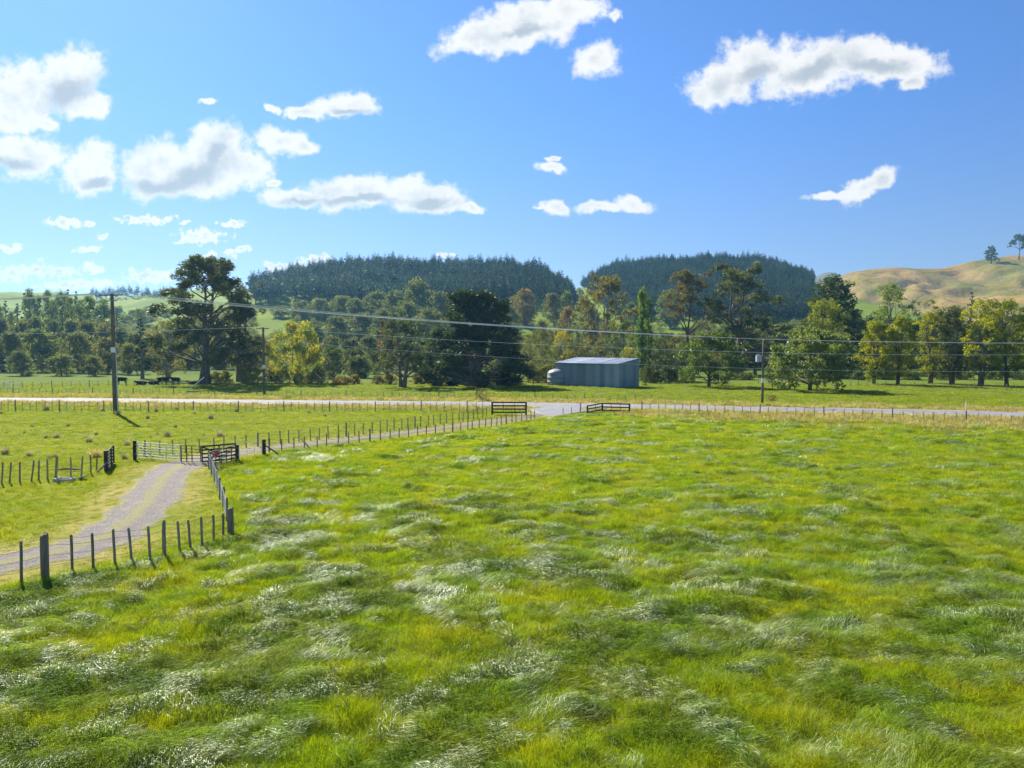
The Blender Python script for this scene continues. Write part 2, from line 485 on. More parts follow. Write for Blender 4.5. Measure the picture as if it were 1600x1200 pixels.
L['shrub'] = leaf_mat('shrub_leaves', (0.075, 0.11, 0.028), (0.21, 0.205, 0.055), 0.42, 0.050, 0.5)

# ------------------------------------------------------------------ plan of the place
def P2(*pts):
    return [tuple(G(*p)[:2]) for p in pts]
track_c = [G(-260, 925), G(-120, 904), G(0, 882), G(90, 864), G(165, 838), G(218, 800), G(243, 765), G(262, 742), G(292, 724), G(338, 713.5), G(400, 703), G(500, 692), G(600, 680.5), G(700, 668.5), G(790, 656.5), G(850, 646.5), G(885, 637)]
track = catmull(track_c, 0.5)
TR = [tuple(p[:2]) for p in track][::2]
road_c = [Vector((-420, 118, 0)), Vector((-220, 113, 0)), G(0, 624.5), G(400, 628), G(800, 632), G(1200, 639.5), G(1600, 648), Vector((120, 62, 0)), Vector((230, 18, 0))]
road = catmull(road_c, 3.0)
RD = [tuple(p[:2]) for p in road]
near_fence = [G(-330, 1002), G(33, 912), G(71, 906), G(361, 836)]
lane_fence = [G(361, 836), G(350, 797), G(340, 764), G(333, 745), G(327, 732)]
rf_pts = [G(1003, 642.5), G(1200, 649), G(1400, 656), G(1600, 663.5), Vector((115, 52, 0))]
trk_near = [G(421, 707), G(532, 694.5), G(575, 690), G(670, 680), G(719, 674.5), G(770, 666), G(840, 653.5), G(905, 646)]
trk_far = [G(226, 712), G(294, 708), G(336, 706), G(376, 700), G(411, 697), G(507, 686), G(600, 675), G(712, 660), G(768, 651)]
lrf_pts = [Vector((-260, 97, 0)), G(-10, 641.5), G(400, 643), G(700, 643.5), G(765, 644)]
def xy(l): return [tuple(p[:2]) for p in l]
PADDOCK = xy(near_fence) + xy(lane_fence)[1:] + xy([G(372, 719)]) + xy(trk_near) + xy(rf_pts) + [(260, 10), (260, -40), (-60, -40)]
LEFT = xy(near_fence)[::-1][:1] and xy(lane_fence)[::-1] + xy(near_fence)[::-1] + [(-300, -20), (-300, 97)] + xy(lrf_pts)[1:] + xy([G(840, 648)]) + xy(trk_near)[::-1]

def gz(x, y):
    """height of the ground"""
    x = np.asarray(x, float); y = np.asarray(y, float)
    pad = in_poly(x, y, PADDOCK).astype(float)
    dt = dist_line(x, y, TR); dr = dist_line(x, y, RD)
    flat = sstep(dt, 1.8, 3.2) * sstep(dr, 3.5, 6.5)
    near = sstep(np.hypot(x, y), 190, 120)
    wob = fbm(x / 1.7, y / 1.15, 3, 0.6)
    hum = fbm(x / 7.0 + 5, y / 6.0 + 3, 2)
    edge = np.minimum(dist_line(x, y, xy(near_fence) + xy(lane_fence)), dist_line(x, y, xy(trk_near) + xy(rf_pts)))
    big = pad * sstep(edge, 0.2, 1.6)
    z = big * (0.13 * (1 - 0.4 * sstep(y, 32, 58)) * wob + 0.09 * hum) + (1 - big) * (0.035 * wob + 0.06 * hum)
    return z * flat * near
def gz1(x, y):
    return float(gz(np.array([x]), np.array([y]))[0])

def ground_colour(x, y):
    n = fbm(x / 9.0, y / 6.0, 3)
    n2 = fbm(x / 30.0 + 40, y / 22.0, 3)
    def C(c): return np.array(c, float)[None, :]
    pad = in_poly(x, y, PADDOCK); left = in_poly(x, y, LEFT)
    dr = dist_line(x, y, RD); dt = dist_line(x, y, TR); df = dist_line(x, y, xy(rf_pts))
    base = C((0.115, 0.155, 0.022)) + (n[:, None] * C((0.03, 0.02, 0.004)))
    base = np.where(pad[:, None], C((0.125, 0.19, 0.012)) + n[:, None] * C((0.02, 0.02, 0.0)), base)
    base = np.where(left[:, None], C((0.17, 0.195, 0.014)) + n[:, None] * C((0.03, 0.02, 0.0)), base)
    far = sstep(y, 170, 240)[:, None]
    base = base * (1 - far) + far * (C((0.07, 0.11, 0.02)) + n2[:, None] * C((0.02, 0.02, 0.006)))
    tan = C((0.34, 0.29, 0.13))
    verge = (sstep(dr, 9.5, 4.0) * np.clip(0.75 + 0.5 * n, 0, 1) * np.where(left, 0.35, 1.0))[:, None]
    base = base * (1 - verge) + verge * tan
    dry = (sstep(df, 12, 2.0) * np.clip(0.65 + 0.6 * n, 0, 1) * sstep(x, 8, 22))[:, None]
    base = base * (1 - dry) + dry * tan
    ed = (sstep(dt, 4.0, 2.0) * np.clip(0.55 + 0.8 * n, 0, 1) * np.where(pad, 0.1, 0.9))[:, None]
    base = base * (1 - ed) + ed * C((0.33, 0.27, 0.09))
    return np.clip(base, 0.01, 1)

def ground_mat(name, bump=0.5, fine=6.0, depth=0.12):
    m, N, out = new_mat(name)
    at = N.n('ShaderNodeAttribute', attribute_name='tone')
    geo = N.n('ShaderNodeNewGeometry')
    a = N.noise(geo.outputs['Position'], fine, 5.0, 0.65)
    b = N.noise(geo.outputs['Position'], 0.35, 4.0, 0.6)
    k = N.math('ADD', 0.35, N.math('ADD', N.math('MULTIPLY', a.outputs['Fac'], 0.8), N.math('MULTIPLY', b.outputs['Fac'], 0.5)))
    col = N.mix(1.0, at.outputs['Color'], N.n('ShaderNodeCombineXYZ', ins={0: k, 1: k, 2: k}).outputs[0], 'MULTIPLY')
    bs = N.n('ShaderNodeBsdfPrincipled', ins={'Base Color': col, 'Roughness': 0.95, 'Specular IOR Level': 0.03})
    bp = N.n('ShaderNodeBump', ins={'Strength': bump, 'Distance': depth, 'Height': a.outputs['Fac']})
    N.link(bp.outputs[0], bs.inputs['Normal'])
    N.link(bs.outputs[0], out.inputs[0])
    return m
def set_tone(me, cols):
    at = me.color_attributes.new('tone', 'FLOAT_COLOR', 'POINT')
    c = np.ones((len(me.vertices), 4), np.float32); c[:, :3] = cols
    at.data.foreach_set('color', c.ravel())
def grid_mesh(name, X, Y, Z, mat):
    r, c = X.shape
    V = np.stack([X, Y, Z], -1).reshape(-1, 3)
    i = np.arange(r * c).reshape(r, c)
    Q = np.stack([i[:-1, :-1], i[:-1, 1:], i[1:, 1:], i[1:, :-1]], -1).reshape(-1, 4)
    return mesh_arrays(name, V, Q, mat, smooth=True)

# one sheet of ground to the horizon, finer where it is near
rows = [5.0]
while rows[-1] < 130: rows.append(rows[-1] * 1.0085)
while rows[-1] < 6000: rows.append(rows[-1] * 1.035)
rows = np.array(rows)
us = np.concatenate([np.linspace(-4, -1.1, 40, endpoint=False), np.linspace(-1.1, 1.1, 300), np.linspace(1.1, 4, 41)[1:]])
YY = np.repeat(rows[:, None] - 8.0, len(us), 1)
XX = us[None, :] * rows[:, None]
ZZ = gz(XX.ravel(), YY.ravel()).reshape(XX.shape)
gm = grid_mesh('ground', XX, YY, ZZ, ground_mat('pasture_ground'))
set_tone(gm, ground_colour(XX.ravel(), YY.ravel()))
tag(link('ground', gm), kind='structure')

# ------------------------------------------------------------------ road, entrance apron, farm track
def ribbon(name, line, half, z, mat, nl=9, crown=0.0, ruts=0.0, ragged=0.0):
    P = np.array([p[:2] for p in line]); n = len(P)
    T = np.gradient(P, axis=0); T /= np.linalg.norm(T, axis=1)[:, None]
    Nn = np.stack([-T[:, 1], T[:, 0]], 1)
    s = np.linspace(-1, 1, nl)
    W = (half * np.ones(n) if not callable(half) else half(P))[:, None] * np.ones((n, nl))
    if ragged:
        k = np.arange(n) * 0.35
        W[:, :nl // 2] += (ragged * fbm(k, k * 0 + 2.7, 3))[:, None]
        W[:, nl // 2 + 1:] += (ragged * fbm(k, k * 0 + 9.7, 3))[:, None]
    off = s[None, :] * W
    X = P[:, :1] + Nn[:, :1] * off; Y = P[:, 1:] + Nn[:, 1:] * off
    Z = z + crown * (1 - s[None, :] ** 2) - ruts * (np.exp(-((np.abs(s) - 0.55) / 0.2) ** 2))[None, :] - 0.0 * X
    Z = Z * np.ones_like(X)
    Z[:, 0] -= z + 0.03; Z[:, -1] -= z + 0.03
    me = grid_mesh(name, X, Y, Z, mat)
    at = me.attributes.new('lat', 'FLOAT', 'POINT')
    at.data.foreach_set('value', (np.abs(s)[None, :] * np.ones((n, 1))).astype(np.float32).ravel())
    return me
def asphalt_mat():
    m, N, out = new_mat('chip_seal')
    geo = N.n('ShaderNodeNewGeometry')
    lat = N.n('ShaderNodeAttribute', attribute_name='lat')
    a = N.noise(geo.outputs['Position'], 40.0, 4.0, 0.7)
    b = N.noise(geo.outputs['Position'], 0.6, 4.0, 0.6)
    col = N.mix(N.smooth(b.outputs['Fac'], 0.3, 0.7), (0.17, 0.165, 0.17), (0.24, 0.235, 0.235))
    col = N.mix(N.smooth(a.outputs['Fac'], 0.45, 0.7), col, (0.30, 0.29, 0.29))
    col = N.mix(N.smooth(N.math('ADD', lat.outputs['Fac'], N.math('MULTIPLY', b.outputs['Fac'], 0.25)), 0.88, 1.05), col, (0.32, 0.28, 0.22))
    bs = N.n('ShaderNodeBsdfPrincipled', ins={'Base Color': col, 'Roughness': 0.78, 'Specular IOR Level': 0.22})
    bp = N.n('ShaderNodeBump', ins={'Strength': 0.25, 'Distance': 0.01, 'Height': a.outputs['Fac']})
    N.link(bp.outputs[0], bs.inputs['Normal'])
    N.link(bs.outputs[0], out.inputs[0])
    return m
def track_mat():
    m, N, out = new_mat('gravel_track')
    geo = N.n('ShaderNodeNewGeometry')
    lat = N.n('ShaderNodeAttribute', attribute_name='lat')
    pos = geo.outputs['Position']
    grit = N.noise(pos, 14.0, 6.0, 0.75)
    vor = N.n('ShaderNodeTexVoronoi', ins={'Vector': pos, 'Scale': 16.0})
    patch = N.noise(pos, 1.3, 4.0, 0.65)
    g = N.mix(N.smooth(grit.outputs['Fac'], 0.35, 0.68), (0.080, 0.066, 0.055), (0.27, 0.235, 0.20))
    g = N.mix(N.smooth(vor.outputs['Distance'], 0.0, 0.35, 0.55, 0.0), g, (0.33, 0.29, 0.25))
    g = N.mix(N.smooth(patch.outputs['Fac'], 0.50, 0.72, 0, 0.7), g, (0.30, 0.23, 0.15))
    l2 = N.math('ADD', lat.outputs['Fac'], N.math('MULTIPLY', N.math('SUBTRACT', patch.outputs['Fac'], 0.5), 0.9))
    mid = N.smooth(l2, 0.27, 0.08)
    edge = N.smooth(l2, 0.66, 0.92)
    grass = N.mix(N.smooth(grit.outputs['Fac'], 0.4, 0.6), (0.12, 0.13, 0.03), (0.30, 0.25, 0.10))
    col = N.mix(N.math('MAXIMUM', mid, edge), g, grass)
    bs = N.n('ShaderNodeBsdfPrincipled', ins={'Base Color': col, 'Roughness': 0.85, 'Specular IOR Level': 0.25})
    bp = N.n('ShaderNodeBump', ins={'Strength': 0.9, 'Distance': 0.05, 'Height': grit.outputs['Fac']})
    N.link(bp.outputs[0], bs.inputs['Normal'])
    N.link(bs.outputs[0], out.inputs[0])
    return m
M['asphalt'] = asphalt_mat(); M['track'] = track_mat()
tag(link('road', ribbon('road', resample(road, 2.0), 2.8, 0.10, M['asphalt'], 9, crown=0.05)), kind='structure')
tag(link('track', ribbon('track', resample(track, 0.4)[:-6], lambda p: 1.55 - 0.50 * sstep(p[:, 1], 48, 54), 0.035, M['track'], 17, crown=0.03, ruts=0.03, ragged=0.5)), kind='structure')
def apron():
    ring = [G(828, 639.5), G(848, 648), G(876, 650.5), G(905, 645), G(935, 640), G(965, 636.5), G(900, 634), G(830, 633.5)]
    c = sum(ring, Vector()) / len(ring)
    v = [(c.x, c.y, 0.13)]
    n = len(ring)
    for k, fz in ((0.55, 0.125), (1.0, 0.115), (1.06, 0.0)):
        for p in ring:
            q = c + (p - c) * k
            v.append((q.x, q.y, fz))
    f = [(0, 1 + (i + 1) % n, 1 + i) for i in range(n)]
    for r in range(2):
        for i in range(n):
            a = 1 + r * n + i; b = 1 + r * n + (i + 1) % n
            f.append((a, b, b + n, a + n))
    me = bpy.data.meshes.new('entrance_apron'); me.from_pydata(v, [], f); me.update()
    me.materials.append(M['asphalt'])
    return me
tag(link('entrance_apron', apron()), kind='structure')

# ------------------------------------------------------------------ hills
HILLS = []
def hill(name, sky, Yc, Y0, Yb, tone, power=1.25, relief=2.0, rscale=60.0, gully=0.0, step=7.0, back=0.55, mat='hillside'):
    hx = np.array([(p[0] - 800) / F * Yc for p in sky])
    hz = np.array([A(p[0], p[1], Yc).z for p in sky])
    def zf(x, y):
        x = np.asarray(x, float); y = np.asarray(y, float)
        h = np.interp(x, hx, hz, left=-2, right=-2)
        # soften the profile so that the ridge has no kinks
        for d in (14.0, 28.0):
            h = (2 * h + np.interp(x - d, hx, hz, left=-2, right=-2) + np.interp(x + d, hx, hz, left=-2, right=-2)) / 4
        s = np.clip((y - Y0) / (Yc - Y0), 0, 1)
        p = s ** power * (1 - 0.12 * np.sin(np.pi * s))
        b = sstep(y, Yc, Yb)
        p = np.where(y > Yc, 1 - back * b, p)
        r = relief * fbm(x / rscale, y / rscale, 6, 0.55)
        if gully:
            g = 1 - np.abs(fbm(x / (rscale * 1.6) + 0.25 * fbm(x / 90, y / 90, 2), y / (rscale * 4.2) + 3.1, 3))
            r = r - gully * np.clip(g - 0.62, 0, 1) * 2.2 * np.sin(np.pi * np.clip(s, 0, 1)) ** 0.7
        return h * p + r * np.clip(p * 1.5, 0, 1) * np.clip((h + 2) / 20, 0, 1) * np.where(y > Yc - 25, 0.5, 1) - 1.0 * (1 - np.clip(p * 8, 0, 1)) - 0.6
    xs = np.arange(hx[0] - 20, hx[-1] + 20, step); ys = np.arange(Y0 - 10, Yb + 10, step)
    X, Y = np.meshgrid(xs, ys)
    Z = zf(X.ravel(), Y.ravel()).reshape(X.shape)
    me = grid_mesh(name, X, Y, Z, M[mat])
    set_tone(me, tone(X.ravel(), Y.ravel(), Z.ravel()))
    tag(link(name, me), kind='structure')
    HILLS.append((zf, xs[0], xs[-1], ys[0], ys[-1]))
    return zf
def terrain_many(x, y):
    z = gz(x, y)
    for zf, x0, x1, y0, y1 in HILLS:
        k = (x > x0) & (x < x1) & (y > y0) & (y < y1)
        z = np.where(k, np.maximum(z, zf(x, y)), z)
    return z
def terrain(x, y):
    return float(terrain_many(np.array([float(x)]), np.array([float(y)]))[0])
M['hillside'] = ground_mat('hill_grass', 0.6, 0.8)
M['dry_hillside'] = ground_mat('dry_hill_grass', 0.9, 0.16, 2.2)
def tone_green(x, y, z):
    n = fbm(x / 70, y / 50, 4)[:, None]
    return np.clip(np.array([[0.15, 0.20, 0.022]]) + n * np.array([[0.045, 0.035, 0.008]]), 0.01, 1)
def tone_bright(x, y, z):
    n = fbm(x / 90, y / 70, 4)[:, None]
    return np.clip(np.array([[0.23, 0.275, 0.02]]) + n * np.array([[0.06, 0.04, 0.008]]), 0.01, 1)
def tone_dry(x, y, z):
    n = fbm(x / 80, y / 110, 5, 0.6)[:, None]; k = fbm(x / 25 + 9, y / 40, 4, 0.6)[:, None]
    c = np.array([[0.265, 0.190, 0.048]]) + n * np.array([[-0.07, -0.02, -0.02]]) + k * np.array([[0.05, 0.032, 0.03]])
    m = np.clip(n * 1.6 - 0.1, 0, 1)
    return np.clip(c * (1 - 0.55 * m) + 0.55 * m * np.array([[0.125, 0.145, 0.035]]), 0.01, 1)
def tone_far(x, y, z):
    n = fbm(x / 200, y / 200, 4)[:, None]
    return np.clip(np.array([[0.13, 0.12, 0.06]]) + n * 0.05, 0.01, 1)

skyA = [(60,538),(150,522),(250,500),(330,482),(385,464),(420,447),(460,434),(500,426),(600,424),(700,425),(800,426),(855,430),(885,440),(902,466),(925,502),(970,530),(1050,548)]
skyB = [(800,540),(850,505),(885,472),(905,450),(925,432),(960,421),(1000,417),(1050,416),(1150,414),(1200,417),(1235,426),(1262,442),(1300,478),(1350,520),(1420,548)]
skyP = [(-900,500),(-500,470),(-200,459),(0,456),(60,455),(110,460),(150,465),(200,463),(260,455),(320,450),(380,448),(450,452),(520,472),(600,520)]
skyD = [(1180,520),(1240,478),(1285,441),(1330,422),(1380,416),(1425,419),(1450,423),(1480,417),(1510,409),(1560,400),(1600,397),(1700,388),(1850,380),(2100,400),(2500,470)]
skyF = [(1180,500),(1235,455),(1262,431),(1280,424),(1291,422),(1300,428),(1330,445),(1420,470),(1600,500)]
zA = hill('pine_hill', skyA, 640, 265, 960, tone_green, 1.2, 3.0, 55)
zB = hill('pine_hill', skyB, 820, 300, 1100, tone_green, 1.25, 3.0, 60)
zP = hill('pasture_hill', skyP, 1150, 420, 1600, tone_bright, 1.3, 9.0, 130, step=12)
zD = hill('dry_hill', skyD, 1150, 430, 1700, tone_dry, 1.05, 7.0, 115, gully=28.0, step=5, mat='dry_hillside')
zF = hill('far_ridge', skyF, 2600, 1800, 3300, tone_far, 1.1, 30.0, 160, step=22)

# ------------------------------------------------------------------ scattering with geometry nodes (uncountable stuff only)
def scatter(name, P, rot, scl, idx, protos):
    col = bpy.data.collections.new(name + '_kinds')
    for k, me in enumerate(protos):
        o = bpy.data.objects.new('%s_kind_%02d' % (name, k), me)
        col.objects.link(o)
    me = bpy.data.meshes.new(name)
    P = np.asarray(P, np.float32)
    me.vertices.add(len(P)); me.vertices.foreach_set('co', P.ravel())
    for nm, typ, data, key in (('rot', 'FLOAT_VECTOR', rot, 'vector'), ('scl', 'FLOAT_VECTOR', scl, 'vector'), ('idx', 'INT', idx, 'value')):
        at = me.attributes.new(nm, typ, 'POINT')
        at.data.foreach_set(key, np.asarray(data, np.int32 if typ == 'INT' else np.float32).ravel())
    me.update()
    o = link(name, me)
    ng = bpy.data.node_groups.new(name + '_scatter', 'GeometryNodeTree')
    ng.interface.new_socket('Geometry', in_out='INPUT', socket_type='NodeSocketGeometry')
    ng.interface.new_socket('Geometry', in_out='OUTPUT', socket_type='NodeSocketGeometry')
    N = NT(ng)
    gi = N.n('NodeGroupInput'); go = N.n('NodeGroupOutput')
    ci = N.n('GeometryNodeCollectionInfo', transform_space='ORIGINAL')
    ci.inputs['Collection'].default_value = col
    ci.inputs['Separate Children'].default_value = True
    ci.inputs['Reset Children'].default_value = True
    def na(nm, dt):
        nd = N.n('GeometryNodeInputNamedAttribute', data_type=dt)
        nd.inputs['Name'].default_value = nm
        return [s for s in nd.outputs if s.enabled and s.name == 'Attribute'][0]
    er = N.n('FunctionNodeEulerToRotation', ins={0: na('rot', 'FLOAT_VECTOR')})
    ip = N.n('GeometryNodeInstanceOnPoints')
    ip.inputs['Pick Instance'].default_value = True
    N.link(gi.outputs[0], ip.inputs['Points'])
    N.link(ci.outputs[0], ip.inputs['Instance'])
    N.link(na('idx', 'INT'), ip.inputs['Instance Index'])
    N.link(er.outputs[0], ip.inputs['Rotation'])
    N.link(na('scl', 'FLOAT_VECTOR'), ip.inputs['Scale'])
    N.link(ip.outputs[0], go.inputs[0])
    md = o.modifiers.new('scatter', 'NODES'); md.node_group = ng
    return o

# ------------------------------------------------------------------ grass
def grass_mat(name, c1, c2, c3, trans, gloss, rough=0.34, scale=0.35):
    m, N, out = new_mat(name)
    geo = N.n('ShaderNodeNewGeometry'); oi = N.n('ShaderNodeObjectInfo')
    n1 = N.noise(geo.outputs['Position'], scale, 4.0, 0.6)
    n2 = N.noise(geo.outputs['Position'], scale * 5, 3.0, 0.6)
    col = N.mix(N.smooth(n1.outputs['Fac'], 0.38, 0.64), c1, c2)
    col = N.mix(N.math('MULTIPLY', N.smooth(n2.outputs['Fac'], 0.5, 0.75), 0.75), col, c3)
    rk = N.math('ADD', 0.72, N.math('MULTIPLY', oi.outputs['Random'], 0.56))
    col = N.mix(1.0, col, N.n('ShaderNodeCombineXYZ', ins={0: rk, 1: rk, 2: rk}).outputs[0], 'MULTIPLY')
    dif = N.n('ShaderNodeBsdfDiffuse', ins={'Color': col})
    tr = N.n('ShaderNodeBsdfTranslucent', ins={'Color': N.mix(1.0, col, (1.35, 1.25, 0.5), 'MULTIPLY')})
    mx = N.n('ShaderNodeMixShader', ins={0: trans, 1: dif.outputs[0], 2: tr.outputs[0]})
    gl = N.n('ShaderNodeBsdfAnisotropic', ins={'Color': (1.0, 0.98, 0.92, 1), 'Roughness': rough})
    lw = N.n('ShaderNodeLayerWeight', ins={'Blend': 0.5})
    # the sheen comes in patches: flattened stems turn their waxy undersides up in some places only
    n4 = N.noise(geo.outputs['Position'], 0.55, 3.0, 0.6)
    wax = N.smooth(n4.outputs['Fac'], 0.44, 0.62, 0.25, 1.9)
    fr = N.math('MULTIPLY', wax, N.math('ADD', 0.05 * gloss, N.math('MULTIPLY', N.math('POWER', lw.outputs['Facing'], 4.0), 0.5 * gloss)), clamp=True)
    m2 = N.n('ShaderNodeMixShader', ins={0: fr, 1: mx.outputs[0], 2: gl.outputs[0]})
    N.link(m2.outputs[0], out.inputs[0])
    return m
M['lodged'] = grass_mat('lodged_ryegrass', (0.195, 0.310, 0.012), (0.275, 0.355, 0.012), (0.160, 0.265, 0.022), 0.60, 0.68, 0.48)
M['upright'] = grass_mat('upright_ryegrass', (0.225, 0.318, 0.010), (0.330, 0.365, 0.010), (0.17, 0.268, 0.012), 0.58, 0.22, 0.5)
M['short'] = grass_mat('grazed_grass', (0.21, 0.285, 0.012), (0.30, 0.325, 0.012), (0.155, 0.225, 0.016), 0.5, 0.15, 0.45)
M['dry'] = grass_mat('dry_seed_grass', (0.44, 0.37, 0.17), (0.33, 0.31, 0.11), (0.52, 0.43, 0.24), 0.45, 0.3, 0.45)

def tuft(name, seed, n, Lr, w, kind, mat, spread):
    rng = np.random.RandomState(seed)
    S = 4
    V, Q = [], []
    for b in range(n):
        a0 = rng.rand() * 2 * np.pi; r0 = spread * np.sqrt(rng.rand())
        base = np.array([r0 * np.cos(a0), r0 * np.sin(a0), -0.04])
        Lb = Lr * (0.6 + 0.6 * rng.rand())
        if kind == 'lodged':
            th = rng.normal(0, 0.33); arch = 0.10 + 0.16 * rng.rand()
            t = np.linspace(0, 1, S + 1)
            hor = Lb * (t ** 1.25)
            z = arch * np.sin(np.pi * np.minimum(t ** 0.55, 1.0) * 0.93) + 0.02
            roll = rng.normal(0, 0.45)
        elif kind == 'upright':
            th = rng.rand() * 2 * np.pi; lean = 0.2 + 0.75 * rng.rand()
            t = np.linspace(0, 1, S + 1)
            hor = Lb * lean * t ** 1.8
            z = Lb * (t - 0.35 * lean * t ** 2.5)
            roll = rng.normal(0, 0.8)
        d = np.array([np.cos(th), np.sin(th), 0.0]); s = np.array([-np.sin(th), np.cos(th), 0.0])
        ctr = base + d[None] * hor[:, None] + np.array([0, 0, 1.0])[None] * z[:, None] + s[None] * (rng.normal(0, 0.10) * Lb * t ** 2)[:, None]
        side = s * np.cos(roll) + np.array([0, 0, 1.0]) * np.sin(roll)
        wid = w * (1 - t ** 2.2) * (0.7 + 0.6 * rng.rand()) * 0.5 + w * 0.04
        k = len(V) * 1
        for i in range(S + 1):
            V.append(ctr[i] - side * wid[i]); V.append(ctr[i] + side * wid[i])
        for i in range(S):
            Q.append((k + 2 * i, k + 2 * i + 1, k + 2 * i + 3, k + 2 * i + 2))
    return mesh_arrays(name, np.array(V), np.array(Q), mat, smooth=True)

def jitter(x0, x1, y0, y1, dens, seed):
    rng = np.random.RandomState(seed)
    st = 1 / math.sqrt(dens)
    xs = np.arange(x0, x1, st); ys = np.arange(y0, y1, st)
    X, Y = np.meshgrid(xs, ys)
    X = X + (rng.rand(*X.shape) - 0.5) * st * 1.3; Y = Y + (rng.rand(*X.shape) - 0.5) * st * 1.3
    x, y = X.ravel(), Y.ravel()
    k = np.abs(x) < 0.84 * (y + 4) + 5
    return x[k], y[k], rng

protos = [tuft('g', 1 + i, 60, 0.46, 0.0075, 'lodged', M['lodged'], 0.26) for i in range(4)] \
       + [tuft('g', 11 + i, 50, 0.42, 0.011, 'lodged', M['lodged'], 0.30) for i in range(3)] \
       + [tuft('g', 21 + i, 44, 0.42, 0.019, 'lodged', M['lodged'], 0.40) for i in range(3)] \
       + [tuft('g', 31 + i, 60, 0.28, 0.0075, 'upright', M['upright'], 0.22) for i in range(4)] \
       + [tuft('g', 41 + i, 48, 0.23, 0.012, 'upright', M['upright'], 0.30) for i in range(3)] \
       + [tuft('g', 51 + i, 44, 0.20, 0.021, 'upright', M['upright'], 0.36) for i in range(3)]
def paddock_grass():
    Ps, Rs, Ss, Is = [], [], [], []
    for (y0, y1, dens, lod, seed) in ((5, 24, 26, 0, 1), (24, 36, 18, 0, 2), (36, 56, 13, 1, 3), (56, 104, 7.5, 2, 4)):
        x, y, rng = jitter(-80, 90, y0, y1, dens, seed)
        k = in_poly(x, y, PADDOCK) & (dist_line(x, y, TR) > 2.6)
        x, y = x[k], y[k]
        z = gz(x, y)
        n1 = fbm(x / 4.2 + 3, y / 3.0, 3, 0.55)
        low = sstep(-gz(x, y), 0.0, 0.25)
        df = dist_line(x, y, xy(near_fence) + xy(lane_fence) + xy(trk_near))
        up = (n1 + rng.normal(0, 0.28, len(x)) < 0.04 + 0.5 * sstep(y, 24, 44)) | (df < 0.9)
        base = np.where(up, (10, 14, 17)[lod], (0, 4, 7)[lod]); cnt = np.where(up, (4, 3, 3)[lod], (4, 3, 3)[lod])
        idx = base + (rng.rand(len(x)) * cnt).astype(int)
        th = 2.6 + 2.6 * perlin(x / 5.5 + 8, y / 4.0) + 0.9 * perlin(x / 1.4, y / 1.1) + rng.normal(0, 0.25, len(x))
        th = np.where(up, rng.rand(len(x)) * 6.28, th)
        # lean with the slope of the tussock
        e = 0.15
        sx = (gz(x + e, y) - gz(x - e, y)) / (2 * e); sy = (gz(x, y + e) - gz(x, y - e)) / (2 * e)
        tall = np.where(up, 0.75 + 0.65 * sstep(fbm(x / 1.7, y / 1.3, 2), -0.3, 0.6), 0.85 + 0.3 * rng.rand(len(x)))
        s = np.stack([0.85 + 0.3 * rng.rand(len(x)), 0.85 + 0.3 * rng.rand(len(x)), tall], 1)
        rx = np.clip(sy, -.5, .5); ry = np.clip(-sx, -.5, .5)
        # euler XYZ: apply heading first by baking slope only for the tilt
        Rs.append(np.stack([rx * np.cos(th) + ry * np.sin(th), -rx * np.sin(th) + ry * np.cos(th), th], 1))
        Ps.append(np.stack([x, y, z], 1)); Ss.append(s); Is.append(idx)
    o = scatter('paddock_grass', np.concatenate(Ps), np.concatenate(Rs), np.concatenate(Ss), np.concatenate(Is), protos)
    tag(o, 'long wind-flattened green pasture grass filling the foreground paddock', 'grass', kind='stuff')
paddock_grass()
sprotos = [tuft('s', 61 + i, 40, 0.15, 0.016, 'upright', M['short'], 0.26) for i in range(3)] \
        + [tuft('s', 71 + i, 36, 0.17, 0.034, 'upright', M['short'], 0.42) for i in range(3)]
def short_grass():
    Ps, Rs, Ss, Is = [], [], [], []
    for (y0, y1, dens, lod, seed) in ((12, 50, 7.0, 0, 5), (50, 100, 2.2, 1, 6)):
        x, y, rng = jitter(-110, 20, y0, y1, dens, seed)
        n = fbm(x / 1.5, y / 1.2, 2)
        dt = dist_line(x, y, TR)
        k = in_poly(x, y, LEFT) & (dist_line(x, y, RD) > 4.2) & ((dt > 1.7 + 0.5 * n) | ((dt < 0.42) & (n > -0.15)))
        x, y, n, dt = x[k], y[k], n[k], dt[k]
        idx = lod * 3 + (rng.rand(len(x)) * 3).astype(int)
        # rank ungrazed growth on the near bank left of the track
        rank = sstep(fbm(x / 3, y / 3, 2), -0.1, 0.5) * sstep(y, 60, 42) * sstep(dt, 2.5, 5)
        s = (0.65 + 0.5 * rng.rand(len(x)) + 1.2 * rank) * np.where(dt < 2.6, 0.6, 1)
        Ps.append(np.stack([x, y, gz(x, y)], 1)); Is.append(idx)
        Rs.append(np.stack([0 * x, 0 * x, rng.rand(len(x)) * 6.28], 1)); Ss.append(np.stack([0.9 + 0 * s, 0.9 + 0 * s, s], 1))
    o = scatter('grazed_grass', np.concatenate(Ps), np.concatenate(Rs), np.concatenate(Ss), np.concatenate(Is), sprotos)
    tag(o, 'short grazed yellow-green grass on the left paddock around the track', 'grass', kind='stuff')
short_grass()
vprotos = [tuft('v', 81 + i, 30, 0.55, 0.045, 'upright', M['dry'], 0.55) for i in range(3)] \
        + [tuft('v', 91 + i, 32, 0.22, 0.05, 'upright', M['short'], 0.6) for i in range(3)]
